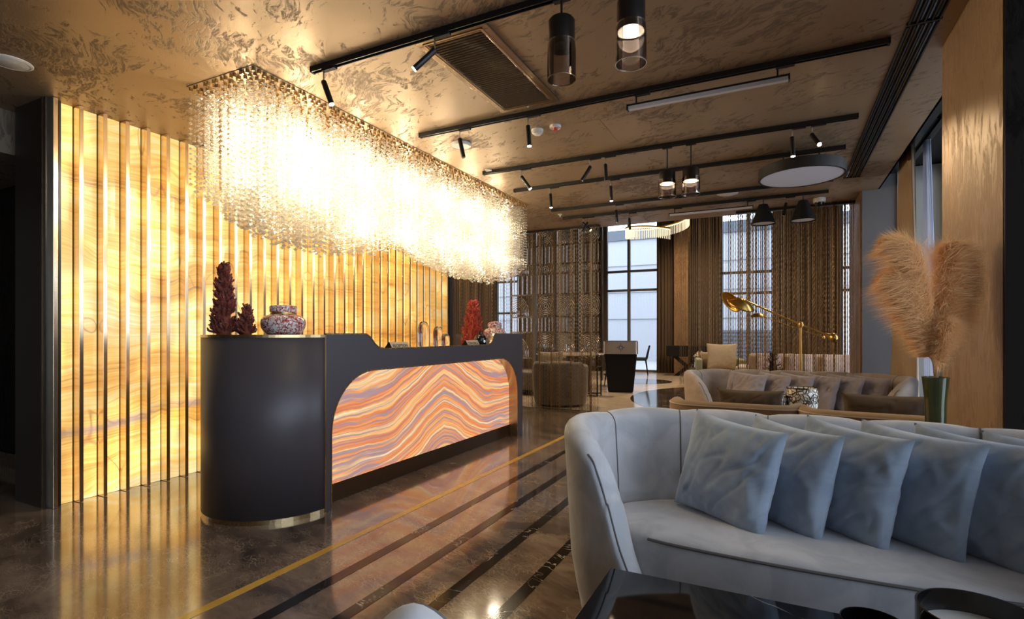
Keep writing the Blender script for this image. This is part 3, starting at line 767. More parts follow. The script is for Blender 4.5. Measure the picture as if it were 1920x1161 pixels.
# outer rows as separate strands, the rest joined
order = sorted(strands, key=lambda s: (min(s[2]*1.0, s[3]*1.0+.2), s[3]))
outer = set((s[2], s[3]) for s in order[:290])
svs, sfs, sms = [], [], []
for (x, y, i, j) in strands:
    zb = zbot(x, y)+random.uniform(-.02, .03)
    if (i, j) in outer:
        vs, fs, ms = [], [], []; strand_geo(vs, fs, ms, x, y, zb, x, y, CEIL)
        me = bpy.data.meshes.new('crystal_strand'); me.from_pydata(vs, [], fs); me.polygons.foreach_set('material_index', ms)
        me.materials.append(M['crystal']); me.materials.append(M['brass'])
        o = bpy.data.objects.new('crystal_strand', me); COL.objects.link(o); o.parent = chd; o.location = (x+3.15, y-4.15, 0)
    else: strand_geo(svs, sfs, sms, x, y, zb, -3.15, 4.15, CEIL)
me = bpy.data.meshes.new('inner_strands'); me.from_pydata(svs, [], sfs); me.polygons.foreach_set('material_index', sms)
me.materials.append(M['crystal']); me.materials.append(M['brass'])
o = bpy.data.objects.new('inner_strands', me); COL.objects.link(o); o.parent = chd; o['kind'] = 'stuff'
for i in range(13):
    y = 2.42+i*.29; z = (2.42 if i % 2 else 2.58)
    b_ = obj('lamp_holder', MB().lathe([(0, 0), (.012, .004), (.016, .02), (.012, .05), (.004, .06), (.003, CEIL-.012-z-.02)], 8, (-3.15, y, z+.02), cap=False), M['brass'], chd)

# ------------------------------------------------------------------ sofas
def catmull(P, n):
    out = []
    for i in range(len(P)-1):
        p0 = P[max(i-1, 0)]; p1 = P[i]; p2 = P[i+1]; p3 = P[min(i+2, len(P)-1)]
        for k in range(n):
            t = k/n
            out.append(tuple(.5*((2*b)+(-a+c)*t+(2*a-5*b+4*c-d)*t*t+(-a+3*b-3*c+d)*t**3) for a, b, c, d in zip(p0, p1, p2, p3)))
    out.append(P[-1]); return out
def shell(path, th, lean, z0=.07, seg=(), puff=.012):
    """path: list of (x, y, H); outward is left-hand side when walking; returns mesh builder"""
    n_ = len(path); L = [0]
    for i in range(1, n_): L.append(L[-1]+math.dist(path[i][:2], path[i-1][:2]))
    prof_n = 22; vs = []
    for i, (x, y, H) in enumerate(path):
        x0, y0 = path[max(i-1, 0)][:2]; x1, y1 = path[min(i+1, n_-1)][:2]
        dx, dy = x1-x0, y1-y0; l = math.hypot(dx, dy) or 1; nx, ny = -dy/l, dx/l
        sc = 0
        if seg:
            s = L[i]; 
            for a, b in zip(seg, seg[1:]):
                if a <= s <= b: sc = math.sin(PI*(s-a)/(b-a))**.45
        else: sc = 1
        Hh = H-.018*(1-sc) if H > .6 else H
        pr = []
        hh = th/2
        # inner from bottom up
        for k in range(7): 
            z = z0+(Hh-hh-z0)*k/6; pr.append((-hh-(puff*sc*math.sin(PI*k/6)), z))
        for k in range(1, 8):
            a = PI-PI*k/8; pr.append((hh*math.cos(a), Hh-hh+hh*math.sin(a)))
        for k in range(7):
            z = Hh-hh-(Hh-hh-z0)*k/6; pr.append((hh-(.03 if k == 6 else (.012 if k == 5 else 0)), z))
        for off, z in pr:
            o_ = off+lean*max(0, z-.1)
            vs.append((x+nx*o_, y+ny*o_, z))
    k_ = len(vs)//n_; fs = []
    for i in range(n_-1):
        for j in range(k_):
            fs.append((i*k_+j, i*k_+(j+1) % k_, (i+1)*k_+(j+1) % k_, (i+1)*k_+j))
    mb = MB(); mb.add(vs, fs, True)
    mb.f.append(tuple(range(k_))); mb.m.append(0); mb.sm.append(False)
    mb.f.append(tuple((n_-1)*k_+j for j in reversed(range(k_)))); mb.m.append(0); mb.sm.append(False)
    return mb, L, (vs, k_)
def seat_mb(outline, z0, z1, dome=.03, cx=0, cy=0):
    """outline star-shaped about (cx,cy)"""
    n_ = len(outline); vs = []; rings = []
    def ring(s, z): 
        rings.append(len(vs)); vs.extend([(cx+(x-cx)*s, cy+(y-cy)*s, z) for x, y in outline])
    ring(.965, z0); ring(1.0, z0+.03); ring(1.006, (z0+z1)/2); ring(1.0, z1-.03); ring(.985, z1-.008); ring(.955, z1+.004)
    for s in (.88, .75, .6, .4, .2): ring(s, z1+.004+dome*(1-s*s)**.7)
    fs = []
    for a, b in zip(rings, rings[1:]):
        for i in range(n_): fs.append((a+i, a+(i+1) % n_, b+(i+1) % n_, b+i))
    c = len(vs); vs.append((cx, cy, z1+.004+dome)); r = rings[-1]
    for i in range(n_): fs.append((r+i, r+(i+1) % n_, c))
    mb = MB(); mb.add(vs, fs, True)
    mb.f.append(tuple(reversed(range(n_)))); mb.m.append(0); mb.sm.append(False); return mb
HALF = [(0, .335, .845), (.30, .335, .845), (.52, .325, .845), (.70, .25, .845), (.83, .11, .845), (.865, -.04, .845), (.84, -.16, .835), (.78, -.235, .80), (.72, -.265, .72), (.675, -.285, .58), (.635, -.30, .42), (.59, -.312, .30)]
def sofa(loc, m, mp, label, sx=1.0, hs=1.0, rz=0, face=1, nseg=5, legs=True):
    """front faces -y"""
    t = thing('sofa', label, 'sofa', loc, rz)
    half = [(x*sx, y, H*hs) for x, y, H in HALF]
    P = [(-x, y, H) for x, y, H in reversed(half)]+half[1:]
    path = list(reversed(catmull(P, 7)))   # right to left so that left-hand side points outwards (back)
    path = [tuple(p) for p in path]
    # outward check: walking from +x to -x along the back, left-hand normal is -y, so flip
    path = list(reversed(path))
    mb, L, (vs, k_) = shell(path, .115, .06, seg=None)
    tot = L[-1]; a0 = tot*.20; a1 = tot*.80
    seg = [tot*.06]+[a0+(a1-a0)*i/nseg for i in range(nseg+1)]+[tot*.94]
    mb, L, (vs, k_) = shell(path, .115, .06, seg=seg)
    obj('backrest_shell', mb, m, t, world=False)
    # channel seams on the inside and over the crest
    for sgt in seg[1:-1]:
        i = min(range(len(L)), key=lambda q: abs(L[q]-sgt))
        line = [vs[i*k_+j] for j in range(2, 15)]
        obj('seam_piping', MB().tube(line, .0032, 6), mp, t, world=False)
    # piping along the outer crest edge at both arm ends
    for rng in (range(0, 26), range(len(path)-26, len(path))):
        line = [vs[i*k_+12] for i in rng]
        obj('seam_piping', MB().tube(line, .0035, 6), mp, t, world=False)
    inner = [((vs[i*k_+2][0])*1.0, vs[i*k_+2][1]) for i in range(len(path))]
    inner = [p for p in inner]
    xa, ya_ = inner[0]; xb, yb_ = inner[-1]
    front = [(xb+(xa-xb)*k/16, yb_+(ya_-yb_)*k/16-.045*math.sin(PI*k/16)**.6) for k in range(1, 16)]
    outl = inner+front
    obj('seat', seat_mb(outl, .08, .435*hs, .022, 0, 0), m, t, world=False)
    pl = [(inner[-1][0]*.995, inner[-1][1]-.003, .428*hs)]+[(x*.998, y-.001, .428*hs) for x, y in front]+[(inner[0][0]*.995, inner[0][1]-.003, .428*hs)]
    obj('seat_piping', MB().tube(pl, .0055, 6), mp, t, world=False)
    for sx_, sy_ in ((-.6, -.15), (.6, -.15), (-.6, .2), (.6, .2)):
        obj('leg', MB().lathe([(0,0),(.022,0),(.028,.085),(0,.085)], 12, (sx_*sx, sy_, 0)), M['black_matt'], t, world=False)
    return t
sofa((.13, 2.285, 0), M['blue_suede'], M['piping_dark'], 'pale blue grey suede sofa with curved arms in the right foreground')
sofa((.10, 6.08, 0), M['beige_suede'], M['piping_dark'], 'beige pink sofa with curved arms beyond the two armchairs', sx=1.08, hs=.95, nseg=5)

def pillow_mb(w_, h_, th, seed, wr=.010):
    rnd = Vector((seed*3.1, seed*1.7, seed*.9)); nn = 40; mb = MB()
    for side in (1, -1):
        def fn(a, b, side=side):
            u, v = a*2-1, b*2-1
            ex = 1-.075*(1-abs(v)**2.2)*1.0; ez = 1-.075*(1-abs(u)**2.2)
            x = u*w_/2*ex; z = v*h_/2*ez
            t = max(0, (1-u*u)*(1-v*v))**.42*th/2
            e = (1-u*u)*(1-v*v)
            nz = noise.noise(Vector((x*7, z*7, side*2))+rnd)*wr*1.6*min(1, e*4)
            nz += (.35-abs(noise.noise(Vector((x*15+z*6, z*11-x*7, side*3))+rnd)))*wr*2.2*min(1, e*5)*(1-.75*e)
            cr = abs(u*.9+v*.6); nz += -wr*1.1*max(0, 1-abs(noise.noise(Vector((u*2.2-v*1.6, (u+v)*.8, seed*1.3))))*7)*min(1, e*3)*(1-e*.5)
            return (x+.3*nz, -side*(t+nz), z+h_/2*.93)
        mb.grid(fn, nn, nn)
    return mb
def pillow(w_, h_, th, seed, m, loc, yaw, lean, label, roll=0, group=None, wr=.010, piping=True):
    mb = pillow_mb(w_, h_, th, seed, wr)
    R = Matrix.Rotation(yaw, 3, 'Z') @ Matrix.Rotation(-lean, 3, 'X') @ Matrix.Rotation(roll, 3, 'Y')
    mb.v = [tuple(R @ Vector(p)) for p in mb.v]
    t = tag(obj('throw_pillow', mb, m, normals=False), label, 'pillow', group)
    t.location = loc
    return t
BP = 'blue velvet throw pillows on the front sofa'
# (bottom right corner x, y) known; yaw turns the right side towards the viewer
names = ['largest blue velvet pillow, leftmost on the blue grey sofa', 'second blue velvet pillow from the left on the blue grey sofa',
         'third blue velvet pillow from the left on the blue grey sofa', 'fourth blue velvet pillow from the left on the blue grey sofa',
         'fifth blue velvet pillow from the left, cut by the right edge of the photo']
brs = [(-.060, 2.19), (.125, 2.22), (.325, 2.22), (.53, 2.215), (.70, 2.20)]
for i, (bx, by) in enumerate(brs):
    yaw = -math.radians((33, 42, 40, 40, 38)[i]); wdt = (.44, .42, .42, .43, .42)[i]; hh = (.42, .41, .42, .42, .42)[i]
    # local +x goes to the right and towards the viewer
    cx = bx-math.cos(yaw)*wdt/2*.93; cy = by-math.sin(yaw)*wdt/2*.93
    pillow(wdt, hh, .15, i+1, M['blue_pillow'], (cx, cy, .455), yaw, math.radians(14), names[i], roll=math.radians((5, 3, 4, 3, 3)[i]), group=BP, wr=.0085)
pillow(.42, .40, .14, 8, M['blue_pillow'], (.80, 2.42, .455), -math.radians(38), math.radians(12), 'rearmost blue velvet pillow at the right edge of the blue grey sofa', group=BP)

MP = 'mauve pillows on the beige sofa'
ml = ['large mauve beige pillow, leftmost on the beige sofa', 'second mauve pillow from the left on the beige sofa', 'third mauve pillow from the left, behind the candle holder',
      'fourth mauve pillow from the left on the beige sofa', 'fifth mauve pillow from the left on the beige sofa', 'rightmost mauve pillow on the beige sofa']
for i, (px_, yy, yw) in enumerate(((-.36, 6.05, 30), (-.12, 6.08, 40), (.08, 6.08, 40), (.30, 6.08, 38), (.50, 6.1, 40), (.70, 6.12, 30))):
    pillow(.44 if i == 0 else .40, .39, .14, 20+i, M['mauve'], (px_, yy, .425), -math.radians(yw), math.radians(14), ml[i], roll=math.radians(4), group=MP, wr=.012)

# beige armchairs with their backs to the viewer
def armchair_back(loc, label):
    t = thing('armchair', label, 'armchair', loc)
    half = [(0, -.34, .70), (.22, -.34, .70), (.34, -.31, .70), (.40, -.22, .70), (.415, -.05, .69), (.41, .12, .63), (.39, .25, .58)]
    P = [(-x, y, H) for x, y, H in reversed(half)]+half[1:]
    path = catmull(P, 6); path = [(x, y, H) for x, y, H in path]
    path.reverse()
    mb, L, (vs, k_) = shell(path, .10, .02)
    obj('backrest_shell', mb, M['beige_weave'], t, world=False)
    # lighter suede cap on the inner side of the crest
    obj('crest_piping', MB().tube([vs[i*k_+13] for i in range(len(path))], .006, 6), M['beige_suede'], t, world=False)
    inner = [(vs[i*k_+2][0], vs[i*k_+2][1]) for i in range(len(path))]
    a, b = inner[-1], inner[0]
    front = [(a[0]+(b[0]-a[0])*k/8, a[1]+(b[1]-a[1])*k/8+.05*math.sin(PI*k/8)) for k in range(1, 8)]
    obj('seat', seat_mb(inner+front, .1, .42, .03), M['beige_suede'], t, world=False)
    for sx_, sy_ in ((-.3, -.22), (.3, -.22), (-.3, .22), (.3, .22)):
        obj('leg', MB().lathe([(0,0),(.018,0),(.024,.1),(0,.1)], 10, (sx_, sy_, 0)), M['black_matt'], t, world=False)
    return t
a1 = armchair_back((-.305, 4.50, 0), 'left beige ribbed armchair seen from behind, over the blue sofa')
dup(a1, (.585, 4.38, 0), math.radians(-3), 'right beige ribbed armchair seen from behind, next to the green vase')
pillow(.46, .26, .15, 31, M['brown_weave'], (-.20, 4.40, .53), 0, math.radians(-6), 'dark brown lumbar pillow in the left beige armchair', wr=.006)
pillow(.52, .27, .15, 32, M['brown_weave'], (.64, 4.36, .53), 0, math.radians(-6), 'dark brown lumbar pillow in the right beige armchair', wr=.006)
# supports for those pillows: seat cushions
for x, y, nm in ((-.26, 4.50, 'left'), (.60, 4.42, 'right')):
    c_ = tag(obj('seat_cushion', seat_mb([(.29*math.copysign(abs(math.cos(a))**.5, math.cos(a)), .27*math.copysign(abs(math.sin(a))**.5, math.sin(a))) for a in [2*PI*k/32 for k in range(32)]], 0, .07, .015), M['beige_suede']), 'beige seat cushion in the %s beige armchair' % nm, 'cushion')
    c_.location = (x, y, .452)

# coffee table between them with mosaic candle holders
ct = thing('coffee_table', 'low dark coffee table between the armchairs and the beige sofa', 'table', (.15, 5.25, 0))
obj('tabletop', MB().box(-.35, .65, 5.02, 5.48, .40, .43), M['black_gloss'], ct, bevel=.004)
for x, y in ((-.3, 5.07), (.6, 5.07), (-.3, 5.43), (.6, 5.43)): obj('leg', MB().cb(x, y, .2, .035, .035, .4), M['black_metal'], ct)
def mosaic_holder(loc, r, h, label):
    t = thing('candle_holder', label, 'candle holder', loc)
    obj('mosaic_glass', MB().lathe([(0,0),(r*.55,0),(r*.8,h*.12),(r,h*.5),(r*.98,h*.85),(r*.97,h),(r*.94,h),(r*.95,h*.8),(r*.9,h*.2),(0,h*.06)], 32), M['mosaic'], t, world=False)
    for zz in (.985, .02):
        obj('metal_rim', MB().lathe([(r*.94 if zz > .5 else r*.5, h*zz), (r*1.01 if zz > .5 else r*.58, h*zz), (r*1.01 if zz > .5 else r*.6, h*zz+.01), (r*.94 if zz > .5 else r*.5, h*zz+.01)], 32, cap=False), M['bronze_metal'], t, world=False)
    # geometric bronze lattice
    lt = MB(); nn = 9
    def pt(a, z):
        k = z/h; rr = r*(.62+.38*min(1, k*2.4)) if k < .42 else r*.995
        return ((rr+.002)*math.cos(a), (rr+.002)*math.sin(a), z)
    for ring_z in ([.30, .72] if h > .15 else [.5]):
        for i in range(nn):
            a0 = 2*PI*i/nn; rad = 2*PI/nn/2*r*.98
            for rr in (rad, rad*.45):
                lt.tube([pt(a0+rr*math.cos(q*PI/4)/r, h*ring_z+rr*math.sin(q*PI/4)) for q in range(9)], .0022, 4, cap=False)
            for q in range(4):
                c_, s_ = math.cos(q*PI/2+.4), math.sin(q*PI/2+.4)
                lt.tube([pt(a0+rad*.45*c_/r, h*ring_z+rad*.45*s_), pt(a0+rad*c_/r, h*ring_z+rad*s_)], .002, 4, cap=False)
    obj('lattice', lt, M['bronze_metal'], t, world=False, normals=False)
    return t
mosaic_holder((.17, 5.22, .4305), .122, .30, 'large mosaic glass candle holder with bronze lattice on the coffee table')
mosaic_holder((-.05, 5.2, .4305), .115, .225, 'small mosaic glass candle holder with bronze lattice on the coffee table')

# front black marble table and black candle bowls
ft = thing('coffee_table', 'black polished marble coffee table in the bottom right foreground', 'table', (.1, 1.4, 0))
obj('tabletop', MB().box(-.515, .75, .95, 1.785, .375, .40), M['black_marble'], ft, bevel=.002)
obj('table_base', MB().box(-.35, .6, 1.1, 1.62, .0, .375), M['black_metal'], ft)
def bowl(loc, r, h, label, wax):
    t = thing('candle_bowl', label, 'candle bowl', loc)
    obj('bowl', MB().lathe([(0,0),(r*.55,0),(r*.85,h*.25),(r,h*.65),(r*1.0,h),(r*.96,h),(r*.95,h*.7),(r*.8,h*.35),(0,h*.25)], 48), M['black_gloss'], t, world=False)
    if wax: obj('wax', MB().lathe([(0,h*.68),(r*.94,h*.68),(r*.9,h*.5)], 40, cap=False), M['wax'], t, world=False, label='white wax filling')
bowl((.41, 1.575, .4005), .12, .16, 'large black bowl candle filled with white wax on the marble table', True)
bowl((.203, 1.555, .4005), .07, .10, 'small black bowl on the marble table beside the white wax candle', False)

# foreground chair tip
ch = thing('armchair', 'pale blue grey armchair, only its rounded top at the bottom edge of the photo', 'armchair', (-.40, .435, 0))
P = []
for k in range(101):
    a_ = -63+k*3; a = math.radians(a_); P.append((.27*math.cos(a), .27*math.sin(a)*1.0, max(.5, .752-.030*(abs(a_-117)/10)**1.8)))
path = [(x, y, H) for x, y, H in P]; path.reverse()
mb, L, (vs, k_) = shell(path, .11, .06)
obj('backrest_shell', mb, M['blue_suede'], ch, world=False)
obj('seam_piping', MB().tube([vs[i*k_+12] for i in range(len(path))], .004, 6), M['piping_dark'], ch, world=False)
obj('seat', seat_mb([(.23*math.cos(a), .23*math.sin(a)) for a in [2*PI*k/32 for k in range(32)]], .08, .42, .03), M['blue_suede'], ch, world=False)
for a in (45, 135, 225, 315):
    obj('leg', MB().lathe([(0,0),(.018,0),(.024,.085),(0,.085)], 10, (.17*math.cos(math.radians(a)), .17*math.sin(math.radians(a)), 0)), M['black_matt'], ch, world=False)

# ------------------------------------------------------------------ pampas vase on side table
VX, VY = .605, 2.90
sd = thing('side_table', 'small dark round side table under the green vase', 'table', (VX, VY, 0))
obj('tabletop', MB().lathe([(0,.43),(.15,.43),(.15,.45),(0,.45)], 32, (VX, VY, 0), smooth=False), M['black_gloss'], sd)
obj('pole', MB().lathe([(0,.012),(.02,.012),(.02,.43),(0,.43)], 16, (VX, VY, 0)), M['black_metal'], sd)
obj('base', MB().lathe([(0,0),(.12,0),(.12,.012),(0,.012)], 32, (VX, VY, 0), smooth=False), M['black_metal'], sd)
vs_ = thing('vase', 'tall green glass vase holding the pampas grass', 'vase', (VX, VY, .4505))
obj('glass', MB().lathe([(0,0),(.034,0),(.038,.01),(.036,.25),(.039,.45),(.049,.555),(.051,.560),(.048,.560),(.036,.45),(.033,.25),(.034,.02),(0,.018)], 32), M['green_glass'], vs_, world=False)
PT = .4505
def plume(label, pts, rad, seed, hn, droop):
    rnd = random.Random(seed)
    t = thing('pampas_stem', label, 'dried grass', (VX, VY, PT+.03))
    P = [Vector(p) for p in pts]; cv = [Vector(q) for q in catmull([tuple(p) for p in P], 8)]
    obj('stem', MB().tube(cv, [.004*(1-.7*i/len(cv)) for i in range(len(cv))], 6), M['pampas_stem'], t)
    i0 = int(len(cv)*.30); vs, fs = [], []
    for q in range(hn):
        k = rnd.random(); fi = i0+k*(len(cv)-1-i0); i = min(int(fi), len(cv)-2); p = cv[i].lerp(cv[i+1], fi-i)
        d = (cv[i+1]-cv[i]).normalized(); rr = rad*(.12+1.1*math.sin(PI*min(1, k*.78+.04))**.9)*(1.0 if k < .55 else 1-(k-.55)*1.85)
        a = rnd.uniform(0, 2*PI); o1 = d.cross(Vector((0, 1, .2))).normalized(); o2 = d.cross(o1)
        out_ = (o1*math.cos(a)+o2*math.sin(a)*.6)
        L_ = rr*rnd.uniform(.5, 1.25)
        e1 = p+(out_*.65+d*.75).normalized()*L_*.5
        e2 = e1+(out_*.75+d*.30+Vector((droop, 0, -.35))+Vector((rnd.uniform(-.4,.4), rnd.uniform(-.3,.3), rnd.uniform(-.3,.3)))).normalized()*L_*.5
        wv = out_.cross(d).normalized()*rnd.uniform(.0006, .0013)
        if rnd.random() < .5: wv = Vector((wv.z+.0008, .0002, wv.x))
        for q_ in (e1, e2):
            if q_.x > .77: q_.x = .77+.03*math.tanh((q_.x-.77)/.06)
        b = len(vs); vs += [p-wv, p+wv, e1+wv*.9, e1-wv*.9, e2]
        fs += [(b, b+1, b+2, b+3), (b+3, b+2, b+4)]
    mb = MB(); mb.add(vs, fs, False); obj('plume', mb, M['pampas_hair'], t, normals=False, kind='stuff')
rx, ry = .894, .447   # photograph's right, as a world direction
def pp(r_, z, d_=0): return (VX+rx*r_-ry*d_*.0, VY+ry*r_+d_, z)
G_ = 'pampas stems in the green vase'
zt = PT+.56
plume('pampas plume curling furthest to the upper left in the green vase', [pp(.0, PT+.04), pp(-.005, zt), pp(-.04, 1.18), pp(-.09, 1.38), pp(-.15, 1.54), pp(-.225, 1.585)], .155, 1, 12000, -.8)
plume('lower left pampas plume in the green vase, drooping left', [pp(.01, PT+.04), pp(.0, zt), pp(-.05, 1.13), pp(-.10, 1.26), pp(-.16, 1.39), pp(-.225, 1.44)], .145, 2, 11000, -.8)
plume('upright right pampas plume in the green vase', [pp(-.01, PT+.04), pp(.005, zt), pp(.025, 1.2), pp(.05, 1.38), pp(.07, 1.52), pp(.07, 1.585)], .15, 3, 12000, .3)
plume('rightmost pampas plume in the green vase, near the pillar', [pp(-.015, PT+.04), pp(.01, zt), pp(.045, 1.13), pp(.085, 1.28), pp(.11, 1.43), pp(.125, 1.51)], .13, 4, 10000, .4)
plume('short middle pampas plume in the green vase', [pp(.0, PT+.04, .0), pp(.0, zt, -.01), pp(.005, 1.08, -.03), pp(.015, 1.15, -.04), pp(.03, 1.22, -.04), pp(.04, 1.27, -.04)], .10, 5, 7000, .1)
plume('inner pampas plume between the two large sprays in the green vase', [pp(.005, PT+.04, .0), pp(.0, zt, .01), pp(-.005, 1.12, .03), pp(-.015, 1.24, .04), pp(-.01, 1.33, .04), pp(.01, 1.38, .04)], .08, 6, 5000, .0)

# ------------------------------------------------------------------ brass floor lamp
LX, LY = .22, 7.12
fl = thing('floor_lamp', 'brass balancing-arm floor lamp with leaf shade behind the beige sofa', 'floor lamp', (LX, LY, 0))
obj('base', MB().lathe([(0,0),(.15,0),(.15,.02),(.02,.03),(0,.03)], 32, (LX, LY, 0)), M['gold'], fl)
obj('pole', MB().tube([(LX, LY, .02), (LX, LY, 1.28)], .014, 12), M['gold'], fl)
obj('joint', MB().lathe([(0,-.038),(.025,-.03),(.038,0),(.025,.03),(0,.038)], 20, (LX, LY, 1.30)), M['gold'], fl)
A = Vector((LX-.60, LY-.0, 1.60)); B = Vector((LX+.33, LY, 1.15)); J = Vector((LX, LY-.0, 1.30))
obj('arm', MB().tube([A, J, B], .011, 10), M['gold'], fl)
obj('counterweight', MB().lathe([(0,-.055),(.03,-.047),(.052,-.015),(.052,.015),(.03,.047),(0,.055)], 24, tuple(B)), M['gold'], fl)
obj('collar', MB().tube([B+(J-B).normalized()*.10, B+(J-B).normalized()*.04], [.016, .03], 12), M['gold'], fl)
def leaf_shade(cx, cy, cz, R, tiltdeg, nm, sy=1):
    mb = MB()
    def fn(u, v):
        a = u*2*PI; r = v*R
        x = r*math.cos(a)*1.0; y = r*math.sin(a)*.72; z = -.9*(r*r)/R*.55
        return (x, y, z)
    mb.grid(fn, 36, 8, wrapu=True)
    Rm = Matrix.Rotation(math.radians(tiltdeg), 3, 'Y') @ Matrix.Rotation(math.radians(28*sy), 3, 'X')
    mb.v = [tuple(Vector((cx, cy, cz))+Rm @ Vector(p)) for p in mb.v]
    o = obj(nm, mb, M['gold'], fl, normals=False); so = o.modifiers.new('thickness', 'SOLIDIFY'); so.thickness = .003
leaf_shade(LX-.62, LY-.05, 1.61, .17, 26, 'shade', 1)
leaf_shade(LX-.72, LY+.06, 1.62, .15, 50, 'shade_wing', -1.6)
obj('arm', MB().tube([(LX-.42, LY+.12, 1.41), (LX+.24, LY+.12, 1.15)], .004, 8), M['gold'], fl, label='thin lower brass arm')
obj('shade', MB().lathe([(0,.02),(.05,.012),(.08,-.012),(.1,-.03)], 24, (LX-.46, LY+.12, 1.43), cap=False), M['gold'], fl, label='small brass shade of the lower arm')
obj('counterweight', MB().lathe([(0,-.02),(.018,-.01),(.018,.01),(0,.02)], 14, (LX+.24, LY+.12, 1.15)), M['gold'], fl)
obj('link_rod', MB().tube([(LX, LY, 1.24), (LX-.02, LY+.12, 1.252)], .005, 8), M['gold'], fl)

# ------------------------------------------------------------------ ceiling: tracks, lamps, grille, vent
def dirn(px): r = (px-960)/F; s, c = math.sin(YAW), math.cos(YAW); return (-s+c*r, c+s*r)
def onY(px, Y): a = dirn(px); return a[0]*Y/a[1], Y/a[1]
TR = [(2.37, -2.54, .8), (3.543, -2.60, .535), (4.66, -2.645, .512), (5.386, -2.66, .50), (6.47, -2.65, .49), (6.985, -2.69, .485)]
tn = ['black ceiling track nearest the viewer, crossing above the air grille', 'second black ceiling track from the viewer, beyond the air grille', 'third black ceiling track from the viewer, carrying two smoked glass pendants',
      'fourth black ceiling track from the viewer, above the round disc lamp', 'fifth black ceiling track from the viewer', 'farthest black ceiling track, carrying the two cone lamps']
for (y, xa, xb), lb in zip(TR, tn):
    t = thing('lighting_track', lb, 'ceiling track', ((xa+xb)/2, y, CEIL))
    mb = MB(); mb.box(xa, xb, y-.017, y-.011, CEIL-.033, CEIL-.001); mb.box(xa, xb, y+.011, y+.017, CEIL-.033, CEIL-.001); mb.box(xa, xb, y-.011, y+.011, CEIL-.010, CEIL-.001)
    obj('rail', mb, M['black_metal'], t)
    for xe in (xa, xb): obj('end_cap', MB().box(xe-.006, xe+.006, y-.018, y+.018, CEIL-.035, CEIL-.001), M['black_matt'], t)
    obj('conductor', MB().box(xa+.01, xb-.01, y-.006, y-.002, CEIL-.018, CEIL-.010), M['chrome'], t, label='bright copper conductor line')
ZT = CEIL-.033
def spot(ti, px, tip, lit, label, energy=0):
    y = TR[ti][0]; x, tt = onY(px, y)
    t = thing('track_spotlight', label, 'spotlight', (x, y, ZT))
    obj('adapter', MB().box(-.005, .095, -.014, .014, -.012, .0), M['black_matt'], t, world=False)
    obj('bracket', MB().tube([(0,0,-.01), (0,0,-.075)], .005, 8), M['chrome'], t, world=False)
    # aim: tip pixel at about the same distance
    th_ = math.radians(tip[0]); ph = math.radians(tip[1])
    d = Vector((math.sin(th_)*math.cos(ph), math.sin(th_)*math.sin(ph), -math.cos(th_)))
    p0 = Vector((0, 0, -.072)); p1 = p0+d*.145
    hd = obj('cylinder_head', MB().tube([p0-d*.006, p0, p1], [.012, .0165, .0165], 16), M['black_metal'], t, world=False)
    obj('lens', MB().tube([p1, p1+d*.005], [.0145, .0145], 16), M['bulb'] if lit else M['chrome'], hd, world=False)
    if lit:
        l = light('spot_beam', 'SPOT', (0,0,0), energy or 14, (1, .76, .46), spot_size=math.radians(75), spot_blend=.8, shadow_soft_size=.012)
        l.location = Vector((x, y, ZT))+p1+d*.012
        l.rotation_mode = 'QUATERNION'; l.rotation_quaternion = d.to_track_quat('-Z', 'Y')
    return t
RT = 26.57
spot(0, 607, (20, 20), True, 'lit black spotlight at the left end of the nearest track', 12)
spot(0, 815, (50, 200), True, 'lit black spotlight tilted left in front of the air grille', 12)
spot(1, 862, (12, 20), False, 'unlit black spotlight in front of the round white ceiling speaker')
spot(1, 990, (4, 20), True, 'lit black spotlight beside the smoke detector', 14)
spot(2, 978, (35, 20), True, 'lit black spotlight near the left end of the third track', 14)
spot(2, 1107, (32, 200), False, 'unlit black spotlight tilted left on the third track')
spot(2, 1135, (3, 20), False, 'unlit black spotlight hanging straight on the third track')
spot(3, 1032, (3, 20), True, 'lit black spotlight hanging straight at the left of the fourth track', 14)
spot(3, 1145, (3, 20), True, 'lit black spotlight hanging straight on the fourth track, below the third track', 14)
spot(4, 1155, (5, 20), False, 'unlit black spotlight on the fifth track')
spot(5, 1093, (45, 20), True, 'lit black spotlight tilted right on the farthest track', 10)
spot(5, 1102, (30, 200), False, 'unlit black spotlight tilted left on the farthest track')
spot(5, 1180, (3, 20), False, 'unlit black spotlight hanging straight in front of the bright window')
spot(2, 1485, (3, 0), True, 'lit black spotlight above the left of the round disc lamp', 14)
spot(2, 1522, (42, -62), True, 'brightest lit black spotlight, above the middle of the round disc lamp', 60)
spot(5, 1474, (12, 200), False, 'unlit black spotlight between the two cone lamps')

